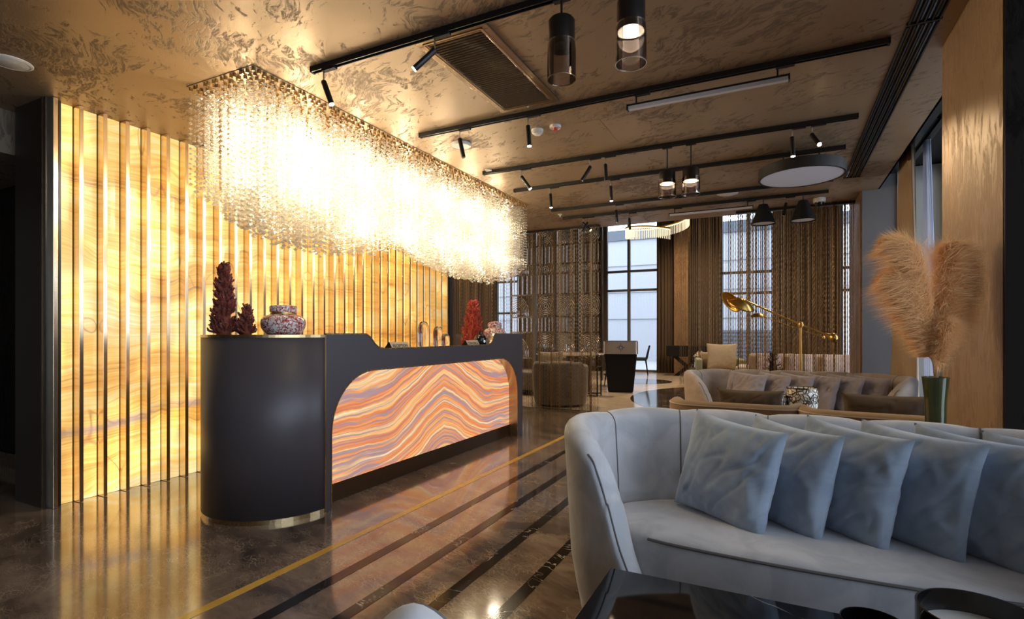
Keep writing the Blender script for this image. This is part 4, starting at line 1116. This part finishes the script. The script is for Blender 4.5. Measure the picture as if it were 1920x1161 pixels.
def glass_pendant(ti, px, ztop, zblack, zbot_, r, lit, label):
    y = TR[ti][0]; x, tt = onY(px, y)
    t = thing('glass_pendant', label, 'pendant lamp', (x, y, ZT))
    O = (x, y, 0)
    obj('adapter', MB().box(x-.04, x+.04, y-.015, y+.015, ZT-.012, ZT), M['black_matt'], t)
    obj('rod', MB().tube([(x, y, ZT), (x, y, ztop)], .006, 8), M['black_metal'], t)
    obj('housing', MB().lathe([(0, ztop), (r*.8, ztop), (r*.93, ztop-.01), (r*.93, zblack), (r*.86, zblack), (r*.86, zblack+.03), (0, zblack+.03)], 32, O), M['black_metal'], t)
    gs_ = obj('glass_shade', MB().lathe([(r, zblack+.03), (r*1.02, zblack-.005), (r*1.02, zbot_), (r*.99, zbot_), (r*.99, zblack-.005), (r*.97, zblack+.03)], 40, O, cap=False), M['smoke_glass'], t)
    rimm = M['chrome']
    obj('rim', MB().lathe([(r*.985, zbot_-.002), (r*1.025, zbot_-.002), (r*1.025, zbot_+.002), (r*.985, zbot_+.002)], 40, O, cap=False), rimm, gs_)
    if lit:
        obj('reflector', MB().lathe([(0, zblack+.004), (r*.84, zblack+.004), (r*.86, zblack-.001)], 28, O, cap=False), M['glow'], t, label='glowing reflector')
        l = light('pendant_light', 'SPOT', (x, y, zblack-.01), 26 if ti == 0 else 12, (1, .78, .5), spot_size=math.radians(110), spot_blend=.6, shadow_soft_size=.04)
    else:
        obj('reflector', MB().lathe([(0, zblack+.025), (r*.85, zblack+.025), (r*.84, zblack+.002)], 28, O, cap=False), M['black_metal'], t)
glass_pendant(0, 1053, 2.685, 2.545, 2.40, .067, False, 'unlit smoked glass pendant, the left one near the top edge')
glass_pendant(0, 1183, 2.685, 2.545, 2.40, .067, True, 'lit smoked glass pendant, the right one near the top edge')
glass_pendant(2, 1251, 2.575, 2.47, 2.36, .072, True, 'lit smoked glass pendant, left one of the far pair')
glass_pendant(2, 1295.5, 2.575, 2.47, 2.36, .072, True, 'lit smoked glass pendant, right one of the far pair')

def linear(ti, pxa, pxb, pa, pb, drop, label):
    y = TR[ti][0]; xa, _ = onY(pxa, y); xb, _ = onY(pxb, y); z = ZT-drop
    t = thing('linear_pendant', label, 'linear lamp', ((xa+xb)/2, y, z))
    obj('housing', MB().box(xa, xb, y-.019, y+.019, z-.012, z), M['black_metal'], t)
    obj('diffuser', MB().box(xa+.006, xb-.006, y-.017, y+.017, z-.034, z-.012), M['diffuser'], t)
    for xe in (xa, xb): obj('end_cap', MB().box(xe-.004, xe+.004, y-.02, y+.02, z-.036, z+.001), M['black_metal'], t)
    for p_ in (pa, pb):
        x, _ = onY(p_, y); obj('hanger', MB().tube([(x, y, ZT), (x, y, z)], .006, 8), M['black_metal'], t); obj('adapter', MB().box(x-.01, x+.09, y-.015, y+.015, ZT-.012, ZT), M['black_matt'], t)
linear(1, 1177, 1480, 1193, 1458, .062, 'long unlit linear lamp under the second track')
linear(5, 1255, 1412, 1265, 1402, .06, 'far unlit linear lamp under the farthest track')
def cone(ti, px, zt_, zb_, r, label):
    y = TR[ti][0]; x, _ = onY(px, y); O = (x, y, 0)
    t = thing('cone_pendant', label, 'pendant lamp', (x, y, ZT))
    obj('rod', MB().tube([(x, y, ZT), (x, y, zt_)], .006, 8), M['black_metal'], t)
    obj('shade', MB().lathe([(0, zt_), (r*.36, zt_), (r, zb_), (r*.97, zb_), (r*.34, zt_-.008), (0, zt_-.008)], 36, O, cap=False), M['black_matt'], t)
    obj('diffuser', MB().lathe([(0, zb_+.012), (r*.93, zb_+.012)], 32, O, cap=False), M['white_plastic'], t, label='white diffuser inside the cone')
yy5 = TR[5][0]
cone(5, 1431, 2.72, 2.49, .135, 'left black cone pendant in front of the chain curtain')
cone(5, 1506, 2.72, 2.49, .135, 'right black cone pendant in front of the chain curtain')
# disc lamp
y = TR[3][0]; x, tt = onY(1502, y-.0)
dl = thing('disc_lamp', 'large round disc lamp with a dark rim and pale diffuser', 'pendant lamp', (x, y, ZT))
zb_ = CAMH+(625-333)*tt/F
obj('rim', MB().lathe([(0, zb_+.095), (.335, zb_+.095), (.345, zb_+.09), (.345, zb_), (.328, zb_), (.328, zb_+.012), (0, zb_+.012)], 64, (x, y, 0)), mat('brown grey metal', (.018, .014, .012), .55, 0, Specular_IOR_Level=.25), dl)
obj('diffuser', MB().lathe([(0, zb_+.004), (.328, zb_+.004), (.328, zb_+.011), (0, zb_+.011)], 64, (x, y, 0), smooth=False), M['diffuser'], dl)
for dx in (-.14, .14): obj('rod', MB().tube([(x+dx, y, ZT), (x+dx, y, zb_+.095)], .006, 8), M['black_metal'], dl)

# return-air grille
gr = thing('air_grille', 'bronze ceiling air grille between the two nearest tracks', 'air vent', (-1.58, 2.93, CEIL))
gx0, gx1, gy0, gy1 = -1.81, -1.36, 2.40, 3.455; fw = .055
mb = MB(); mb.box(gx0, gx1, gy0, gy0+fw, CEIL-.014, CEIL-.0005); mb.box(gx0, gx1, gy1-fw, gy1, CEIL-.014, CEIL-.0005); mb.box(gx0, gx0+fw, gy0+fw, gy1-fw, CEIL-.014, CEIL-.0005); mb.box(gx1-fw, gx1, gy0+fw, gy1-fw, CEIL-.014, CEIL-.0005)
obj('frame', mb, M['grille'], gr, bevel=.003)
mb = MB(); q = fw-.012; a_, b_, c_, d_ = gx0+q-.006, gx1-q+.006, gy0+q-.006, gy1-q+.006
mb.box(a_, b_, c_, c_+.005, CEIL-.018, CEIL-.013); mb.box(a_, b_, d_-.005, d_, CEIL-.018, CEIL-.013); mb.box(a_, a_+.005, c_, d_, CEIL-.018, CEIL-.013); mb.box(b_-.005, b_, c_, d_, CEIL-.018, CEIL-.013)
obj('inner_trim', mb, M['fin'], gr)
obj('backing', MB().box(gx0+fw, gx1-fw, gy0+fw, gy1-fw, CEIL-.002, CEIL-.0005), M['black_matt'], gr)
ns = 40; sm_ = None
for i in range(ns):
    yy_ = gy0+fw+(gy1-gy0-2*fw)*(i+.5)/ns
    if sm_ is None:
        o = obj('slat', MB().add([(gx0+fw, -.003, -.001), (gx1-fw, -.003, -.001), (gx1-fw, .002, -.012), (gx0+fw, .002, -.012), (gx0+fw, -.0015, -.001), (gx1-fw, -.0015, -.001), (gx1-fw, .0035, -.012), (gx0+fw, .0035, -.012)],
                [(0,1,2,3), (4,7,6,5), (3,2,6,7), (0,4,5,1), (0,3,7,4), (1,5,6,2)], False), M['grille'], gr, world=False); sm_ = o.data
    else:
        o = bpy.data.objects.new('slat', sm_); COL.objects.link(o); o.parent = gr
    o.location = (1.58, yy_-2.93, 0)
# linear slot vent on the right
for k, (ya_, yb_v) in enumerate(((-1.0, 3.42), (3.44, 6.5))):
    t = thing('slot_vent', ('near' if k == 0 else 'far')+' section of the long black slot vent along the right of the ceiling', 'air vent', (.665, (ya_+yb_v)/2, CEIL))
    obj('backing', MB().box(.595, .735, ya_, yb_v, CEIL-.004, CEIL-.0005), M['black_matt'], t)
    for i in range(5):
        xx = .597+i*.0325; obj('slot_bar', MB().box(xx, xx+.008, ya_, yb_v, CEIL-.014, CEIL-.004), M['black_metal'], t)
    for i in range(4):
        xx = .597+.011+i*.0325; obj('slot_blade', MB().box(xx+.004, xx+.012, ya_, yb_v, CEIL-.009, CEIL-.005), M['black_gloss'], t)
    obj('end_bar', MB().box(.59, .74, yb_v-.012, yb_v, CEIL-.016, CEIL-.0005), M['black_metal'], t)
# small round ceiling devices
def disc(name, x, y, r, h, label, cat, m=None, inner=True):
    t = thing(name, label, cat, (x, y, CEIL))
    obj('cover', MB().lathe([(0, 0), (r, 0), (r, -h*.5), (r*.96, -h), (0, -h)], 40), m or M['white_plastic'], t, world=False)
    if inner: obj('ring', MB().lathe([(r*.86, -h-.0005), (r*.88, -h-.002), (r*.90, -h-.0005)], 40, cap=False), M['diffuser'], t, world=False)
    return t
disc('ceiling_speaker', -4.10, 1.518, .105, .006, 'flat round white ceiling speaker at the far left of the ceiling', 'speaker')
disc('ceiling_speaker', -2.43, 3.89, .085, .022, 'round white ceiling speaker behind an unlit spotlight', 'speaker')
disc('ceiling_speaker', -.54, 6.65, .115, .006, 'flat round white ceiling speaker near the far pendants', 'speaker')
sm2 = disc('smoke_detector', -1.72, 3.89, .048, .02, 'white ribbed smoke detector beside a lit spotlight', 'smoke detector')
for k in range(3): obj('rib', MB().lathe([(.044-.004*k, -.022-k*.006), (.042-.004*k, -.025-k*.006), (.030, -.025-k*.006), (.030, -.022-k*.006)], 24, cap=False), M['white_plastic'], sm2, world=False)
obj('sensor', MB().lathe([(.026,-.02),(.024,-.042),(0,-.045)], 24, cap=False), M['white_plastic'], sm2, world=False)
rd = disc('fire_detector', -1.563, 3.88, .045, .018, 'white detector with a red centre right of the smoke detector', 'detector')
obj('red_lens', MB().lathe([(.022,-.018),(.018,-.032),(0,-.034)], 20, cap=False), M['red_plastic'], rd, world=False, label='red lens')
disc('ceiling_sensor', -2.57, 4.62, .035, .012, 'tiny white ceiling sensor at the left end of the third track', 'sensor')
dc = disc('dome_camera', .425, 7.38, .068, .05, 'white dome security camera beside the right cone pendant', 'camera', inner=False)
obj('dome', MB().lathe([(.05,-.05),(.047,-.075),(.03,-.095),(0,-.102)], 24, cap=False), M['black_gloss'], dc, world=False, label='black glass dome')
sp = thing('sprinkler', 'small sprinkler head near the left end of the farthest tracks', 'sprinkler', (-2.67, 6.8, CEIL))
obj('flange', MB().lathe([(0,0),(.03,0),(.028,-.008),(.01,-.010),(.008,-.035),(0,-.035)], 16), M['white_plastic'], sp, world=False)
obj('deflector', MB().lathe([(0,-.05),(.022,-.05),(.022,-.052),(0,-.052)], 16, cap=False), M['chrome'], sp, world=False)
for s_ in (-1, 1): obj('frame_arm', MB().tube([(0,0,-.03), (s_*.012,0,-.04), (0,0,-.051)], .002, 6), M['chrome'], sp, world=False)

# ------------------------------------------------------------------ the hall beyond
def at(px, py, Y, z=None): a = dirn(px); t = Y/a[1]; return a[0]*t, CAMH+(HY-py)/F*t, t
# podium
px0, py0 = -2.93, 10.85
pd = thing('host_podium', 'black tapered host podium with a bronze top band and star emblem', 'podium', (px0, py0, 0), math.radians(16))
def taper(w0, w1, d0, d1, z0, z1, n_=1):
    vs = [(-w0,-d0,z0),(w0,-d0,z0),(w0,d0,z0),(-w0,d0,z0),(-w1,-d1,z1),(w1,-d1,z1),(w1,d1,z1),(-w1,d1,z1)]
    return MB().add(vs, [(0,3,2,1),(4,5,6,7),(0,1,5,4),(1,2,6,5),(2,3,7,6),(3,0,4,7)], False)
obj('body', taper(.25, .325, .17, .22, 0, .78), M['black_matt'], pd, world=False, bevel=.03)
rp = [(.345*math.copysign(abs(math.cos(a))**.22, math.cos(a)), .245*math.copysign(abs(math.sin(a))**.22, math.sin(a))) for a in [2*PI*k/64 for k in range(64)]]
tb_ = obj('top_band', MB().prism(rp, .78, 1.035, 'z'), M['pewter'], pd, world=False)
obj('writing_top', MB().prism([(a*.97, b*.97) for a, b in rp], 1.035, 1.045, 'z'), M['black_matt'], pd, world=False)
em = []
for k in range(16):
    a = 2*PI*k/16+PI/2; r = (.098, .028, .062, .028)[k % 4]; em.append((r*math.cos(a), .91+r*math.sin(a)))
obj('star_emblem', MB().prism(em, -.251, -.246, 'y'), M['black_matt'], tb_, world=False, label='dark eight-pointed star emblem')
em = [(x*.66, .91+(z-.91)*.66) for x, z in em]
obj('star_emblem', MB().prism(em, -.2535, -.251, 'y'), M['chrome'], tb_, world=False, label='bright centre of the star emblem')

# olive tub armchair behind the chain curtain
def tub(loc, rz, R, H, m, label, msh=None):
    t = thing('tub_armchair', label, 'armchair', loc, rz)
    P = [(R*math.cos(math.radians(a)), R*math.sin(math.radians(a)), H-(.0 if 200 < a < 340 else .05)) for a in range(150, 391, 8)]
    mb, L, (vs, k_) = shell(list(reversed(P)), .12, .02, z0=.04)
    obj('backrest_shell', mb, m, t, world=False)
    obj('seat', seat_mb([((R-.05)*math.cos(2*PI*k/40), (R-.05)*math.sin(2*PI*k/40)) for k in range(40)], .04, .42, .03), m, t, world=False)
    obj('base_ring', MB().lathe([(0,0),(R*.9,0),(R*.9,.045),(0,.045)], 40), M['black_matt'], t, world=False)
    return t
tub((-3.30, 8.42, 0), math.radians(10), .40, .73, M['olive'], 'olive tub armchair behind the chain curtain, left of the podium')
pillow(.52, .30, .14, 41, M['cream_weave'], (-3.27, 8.30, .462), math.radians(5), math.radians(-8), 'pale pillow sticking up from the olive tub armchair', wr=.006)
pillow(.5, .42, .15, 42, M['cream_weave'], (-3.95, 9.55, .45), math.radians(25), math.radians(10), 'quilted pale pillow left of the olive tub armchair behind the chains', wr=.006)
bs = thing('bench', 'low upholstered bench behind the olive tub armchair', 'bench', (-4.2, 9.7, 0))
obj('seat', MB().box(-4.9, -3.5, 9.4, 10.0, .1, .44), M['olive'], bs, bevel=.03)
obj('base', MB().box(-4.85, -3.55, 9.45, 9.95, 0, .1), M['black_matt'], bs)
# dining table with glassware
dt = thing('dining_table', 'round marble-topped dining table set with glasses behind the chain curtain', 'table', (-4.2, 11.3, 0))
obj('tabletop', MB().lathe([(0,.72),(.74,.72),(.75,.735),(.74,.75),(0,.75)], 48, (-4.2, 11.3, 0)), mat('pale tabletop', (.45,.38,.30), .15), dt)
obj('pedestal', MB().lathe([(0,0),(.32,0),(.32,.02),(.07,.06),(.05,.4),(.09,.72),(0,.72)], 24, (-4.2, 11.3, 0)), M['black_metal'], dt)
GL = 'wine glasses on the round dining table'
wg = None
for k, (dx, dy) in enumerate(((-.5,-.25),(-.2,-.5),(.2,-.55),(.5,-.2),(-.1,.1),(.3,.2),(.05,-.3))):
    lb = ('leftmost', 'second', 'third', 'rightmost', 'rear middle', 'rear right', 'central')[k]+' wine glass on the round dining table'
    if wg is None:
        wg = tag(obj('wine_glass', MB().lathe([(0,0),(.035,0),(.035,.003),(.004,.01),(.004,.09),(.03,.12),(.038,.16),(.03,.21),(.028,.21),(.035,.16),(.027,.122),(0,.10)], 16), M['window_glass']), lb, 'glass', GL); o = wg
    else: o = wg.copy(); COL.objects.link(o); o['label'] = lb
    o.location = (-4.2+dx, 11.3+dy, .7505)
# dark dining chairs
def dchair(loc, rz, label, m, hk=.85):
    t = thing('dining_chair', label, 'chair', loc, rz)
    obj('seat', MB().box(-.24, .24, -.24, .22, .42, .50), m, t, world=False, bevel=.02)
    obj('backrest', MB().add([(-.23,.17,.45),(.23,.17,.45),(.23,.24,.45),(-.23,.24,.45),(-.21,.27,hk),(.21,.27,hk),(.21,.32,hk),(-.21,.32,hk)], [(0,3,2,1),(4,5,6,7),(0,1,5,4),(1,2,6,5),(2,3,7,6),(3,0,4,7)], False), m, t, world=False, bevel=.02)
    for a, b in ((-1,-1),(1,-1),(-1,1),(1,1)):
        obj('leg', MB().tube([(a*.20, b*.19, .43), (a*.22, b*.25, 0)], [.02, .012], 8), M['black_matt'], t, world=False)
    return t
c1 = dchair((-3.62, 15.4, 0), math.radians(-78), 'dark dining chair in side view in front of the bright tall window', M['cloth_black'])
dup(c1, (-5.2, 12.3, 0), math.radians(35), 'dark dining chair beyond the round dining table behind the chains')
c3 = dup(c1, (-3.3, 10.75+1.3, 0), math.radians(-50), 'dark dining chair hidden between dining table and podium')
sn = thing('side_table', 'small round table beside the dark chair at the bright window', 'table', (-4.35, 15.1, 0))
obj('tabletop', MB().lathe([(0,.72),(.40,.72),(.40,.745),(0,.745)], 32, (-4.35, 15.1, 0), smooth=False), mat('wood top', (.30,.17,.08), .3), sn)
obj('pedestal', MB().lathe([(0,0),(.2,0),(.2,.02),(.03,.04),(.03,.72),(0,.72)], 20, (-4.35, 15.1, 0)), M['black_metal'], sn)
# metal stand with lantern
def lantern(loc, s, label):
    t = thing('lantern', label, 'lantern', loc); r = .11*s; h = .27*s
    obj('base', MB().cb(0, 0, .012*s, 2.1*r, 2.1*r, .024*s), M['bronze_metal'], t, world=False)
    for a, b in ((-1,-1),(1,-1),(-1,1),(1,1)): obj('post', MB().cb(a*r*.93, b*r*.93, .024*s+h/2, .014*s, .014*s, h), M['bronze_metal'], t, world=False)
    for a, b, w_, d_ in ((0,-1,1.85*r,.003), (0,1,1.85*r,.003), (-1,0,.003,1.85*r), (1,0,.003,1.85*r)):
        obj('pane', MB().cb(a*r*.93, b*r*.93, .024*s+h/2, w_, d_, h), M['window_glass'], t, world=False)
    obj('roof', MB().add([(-1.12*r,-1.12*r,h+.024*s),(1.12*r,-1.12*r,h+.024*s),(1.12*r,1.12*r,h+.024*s),(-1.12*r,1.12*r,h+.024*s),(-.35*r,-.35*r,h+.12*s),(.35*r,-.35*r,h+.12*s),(.35*r,.35*r,h+.12*s),(-.35*r,.35*r,h+.12*s)],
        [(0,3,2,1),(4,5,6,7),(0,1,5,4),(1,2,6,5),(2,3,7,6),(3,0,4,7)], False), M['chrome'], t, world=False)
    obj('finial', MB().lathe([(.03*s, h+.12*s),(.03*s, h+.14*s),(.012*s,h+.15*s),(.02*s,h+.17*s),(0,h+.18*s)], 12, cap=False), M['bronze_metal'], t, world=False)
    obj('handle', MB().tube([(.028*s*math.cos(a), 0, h+.185*s+.028*s*math.sin(a)) for a in [2*PI*k/16 for k in range(17)]], .003*s, 6), M['bronze_metal'], t, world=False)
    obj('candle', MB().lathe([(0,.024*s),(.035*s,.024*s),(.035*s,.15*s),(0,.15*s)], 16), M['wax'], t, world=False, label='white pillar candle')
    return t
x_, z_, t_ = at(1112, 0, 9.9)
ls = thing('lantern_stand', 'tall dark metal stand left of the podium', 'stand', (x_, 9.9, 0))
for a, b in ((-1,-1),(1,-1),(-1,1),(1,1)): obj('leg', MB().cb(x_+a*.12, 9.9+b*.12, .27, .02, .02, .54), M['black_metal'], ls)
obj('top', MB().cb(x_, 9.9, .55, .30, .30, .02), M['bronze_metal'], ls); obj('shelf', MB().cb(x_, 9.9, .05, .24, .24, .02), M['black_metal'], ls)
lantern((x_, 9.9, .5605), .75, 'dark lantern on the metal stand left of the podium')
x_, z_, t_ = at(1291, 0, 12.55)
lantern((-1.72, 12.35, 0), 1.15, 'nearer floor lantern left of the beige sofa')
x_, z_, t_ = at(1312, 0, 13.6)
lantern((-1.70, 13.45, .30), 1.2, 'farther lantern standing on a dark block behind the nearer floor lantern')
bx = tag(obj('plinth_block', MB().box(-1.95, -1.45, 13.2, 13.7, 0, .2995), M['black_matt']), 'dark low block under the farther lantern', 'block')
# dark console with crossed legs
x_, z_, t_ = at(1290, 0, 15.6)
co = thing('console_table', 'dark console table with angled legs against the drapes', 'table', (x_, 15.6, 0))
obj('cabinet', MB().box(x_-.55, x_+.55, 15.35, 15.85, .55, .85), M['black_matt'], co, bevel=.01)
for s_ in (-1, 1):
    obj('leg', MB().prism([(s_*.0+x_-.32-.07, .0), (x_-.32+.07, .0), (x_+.32+.07, .55), (x_+.32-.07, .55)] if s_ > 0 else [(x_+.32-.07, 0), (x_+.32+.07, 0), (x_-.32+.07, .55), (x_-.32-.07, .55)], 15.5+.08*s_, 15.56+.08*s_, 'y'), M['black_matt'], co)
# hall sofa group behind the far-right curtain
hs_ = thing('sofa', 'pale sofa in the hall seen through the chain curtain behind the floor lamp', 'sofa', (0.5, 11.2, 0))
obj('seat', MB().box(-.55, 1.9, 10.8, 11.6, .12, .42), M['beige_suede'], hs_, bevel=.04)
obj('backrest', MB().box(-.55, 1.9, 11.5, 11.72, .12, .80), M['beige_suede'], hs_, bevel=.05)
obj('armrest', MB().box(-.75, -.55, 10.8, 11.72, .12, .58), M['beige_suede'], hs_, bevel=.04)
obj('armrest', MB().box(1.9, 2.1, 10.8, 11.72, .12, .58), M['beige_suede'], hs_, bevel=.04)
for a in (-.6, 1.95):
    for b in (10.88, 11.64): obj('leg', MB().cb(a+.02, b, .06, .05, .05, .12), M['black_matt'], hs_)
for k, (xx, lb) in enumerate(((-.2, 'leftmost mauve pillow on the pale hall sofa behind the chains'), (.35, 'second mauve pillow on the pale hall sofa behind the chains'), (.9, 'third mauve pillow on the pale hall sofa behind the chains'), (1.4, 'rightmost mauve pillow on the pale hall sofa behind the chains'))):
    pillow(.46, .42, .14, 50+k, M['mauve'], (xx, 11.25, .425), math.radians(-15), math.radians(12), lb)
ha = thing('armchair', 'green-edged pale armchair left of the hall sofa', 'armchair', (-1.15, 12.2, 0), math.radians(10))
obj('seat', MB().box(-.36, .36, -.35, .35, .1, .42), M['cream_weave'], ha, world=False, bevel=.04)
obj('backrest', MB().box(-.36, .36, .28, .42, .1, .78), M['cream_weave'], ha, world=False, bevel=.04)
for s_ in (-1, 1): obj('armrest', MB().box(s_*.42-.06, s_*.42+.06, -.35, .42, .1, .66), mat('pale green', (.30,.30,.19), .8), ha, world=False, bevel=.03, label='pale green armrest')
for a in (-.3, .3):
    for b in (-.28, .34): obj('leg', MB().cb(a, b, .05, .04, .04, .1), M['black_matt'], ha, world=False)
pillow(.62, .58, .16, 61, M['cream_weave'], (-1.10, 12.2, .43), math.radians(8), math.radians(10), 'large quilted cream pillow on the pale hall armchair', wr=.004)
ht = thing('side_table', 'low dark table with dark twigs in front of the hall sofa', 'table', (-.1, 9.9, 0))
obj('tabletop', MB().lathe([(0,.50),(.42,.50),(.42,.53),(0,.53)], 32, (-.1, 9.9, 0), smooth=False), M['black_gloss'], ht)
obj('pedestal', MB().lathe([(0,0),(.2,0),(.2,.02),(.04,.04),(.04,.5),(0,.5)], 20, (-.1, 9.9, 0)), M['black_metal'], ht)
coral(.34, .12, 60, 77, M['black_matt'], 'twig_sculpture', 'dark twig sculpture on the low hall table behind the chains', (-.1, 9.9, .5305), bl=.1, br=.006)
# decorative screen of rings and bars behind the left chain curtain
sc_ = thing('decorative_screen', 'tall metal screen of ring and bar panels behind the chain curtain', 'screen', (-5.0, 13.2, 0))
cols = [(-6.6, -5.95), (-5.85, -5.35), (-5.25, -4.75), (-4.65, -4.08)]
rows = [(.55, 1.2, 'r'), (1.25, 1.62, 'b'), (1.66, 2.2, 'r'), (2.26, 2.75, 'b'), (2.8, 3.0, 'r'), (3.06, 3.5, 'b'), (3.55, 4.0, 'r'), (4.05, 4.6, 'b')]
SY = 13.2; silver = mat('silver screen metal', (.62, .60, .58), .25, .9)
fr_ = MB()
for a, b in cols: fr_.box(a-.05, a-.01, SY-.03, SY+.03, 0, 4.8); fr_.box(b+.01, b+.05, SY-.03, SY+.03, 0, 4.8)
obj('upright_frame', fr_, M['bronze_metal'], sc_)
ro = MB()
for z0, z1, k in rows: ro.box(-6.65, -4.03, SY-.025, SY+.025, z0-.045, z0-.005)
obj('cross_frame', ro, M['bronze_metal'], sc_)
for ci, (a, b) in enumerate(cols):
    for ri, (z0, z1, k) in enumerate(rows):
        mb = MB()
        if (k == 'r') :
            cx, cz = ((a+b)/2, (z0+z1)/2) if (ci+ri) % 2 else (a+.05*(ci % 2), z0+.1)
            for q in range(1, 12):
                rr = .035*q*1.3; seg_ = []
                for w_ in range(0, 33):
                    an = 2*PI*w_/32; x_ = cx+rr*math.cos(an); z_ = cz+rr*math.sin(an)
                    if a <= x_ <= b and z0 <= z_ <= z1: seg_.append((x_, SY, z_))
                    else:
                        if len(seg_) > 1: mb.tube(seg_, .009, 4, smooth=False)
                        seg_ = []
                if len(seg_) > 1: mb.tube(seg_, .009, 4, smooth=False)
            nm = 'ring_panel'
        else:
            nb_ = 5
            for q in range(nb_): xx = a+(b-a)*(q+.5)/nb_; mb.box(xx-.012, xx+.012, SY-.012, SY+.012, z0, z1)
            nm = 'bar_panel'
        if mb.v: obj(nm, mb, silver, sc_, normals=False)
# spiral crystal chandelier in the hall
rc = thing('ring_chandelier', 'glowing spiral chandelier with hanging glass rods in the far hall', 'chandelier', (-2.45, 12.0, 3.6))
band, rods, led = MB(), MB(), MB()
R_ = .62; NN = 90
fwd = Vector((-.19, .98, 0)); rgt = Vector((.98, .19, 0))
for k in range(NN):
    f_ = k/(NN-1); th_ = math.radians(-62-f_*330); zz = 3.38+.42*f_
    rr = R_*(1+.15*f_)
    p = Vector((-2.45, 12.0, 0))+rgt*(rr*math.cos(th_))+fwd*(rr*math.sin(th_))
    if k: band.tube([last+Vector((0,0,.02)), Vector((p.x, p.y, zz+.02))], .02, 4, smooth=False); led.tube([last-Vector((0,0,.004)), Vector((p.x, p.y, zz-.004))], .008, 4, smooth=False)
    last = Vector((p.x, p.y, zz))
    rods.tube([(p.x, p.y, zz-.01), (p.x, p.y, zz-.21)], .008, 5, smooth=False)
obj('gold_band', band, M['gold'], rc, normals=False); obj('led_band', led, M['led'], rc, normals=False); obj('glass_rods', rods, emis('lit glass rod', (1, .84, .58), 1.0), rc, normals=False, kind='stuff')
for a in (0, 2.1, 4.2): obj('suspension_wire', MB().tube([(-2.45+.5*math.cos(a), 12+.5*math.sin(a), 3.6), (-2.45+.3*math.cos(a), 12+.3*math.sin(a), 5.2)], .003, 5), M['gold'], rc)
# hall lamps
for x_, y_ in ((-5, 10.5), (-2, 14), (1.2, 10.5), (-8, 12)):
    light('hall_lamp', 'SPOT', (x_, y_, 5.15), 600, (1, .72, .42), spot_size=math.radians(130), spot_blend=.7, shadow_soft_size=.08)
# lamps of the lobby behind the viewer
for x_, y_ in ((-3.2, -.3), (-.6, -.8)):
    light('lobby_lamp', 'SPOT', (x_, y_, 2.75), 32, (1, .76, .50), spot_size=math.radians(120), spot_blend=.7, shadow_soft_size=.1)
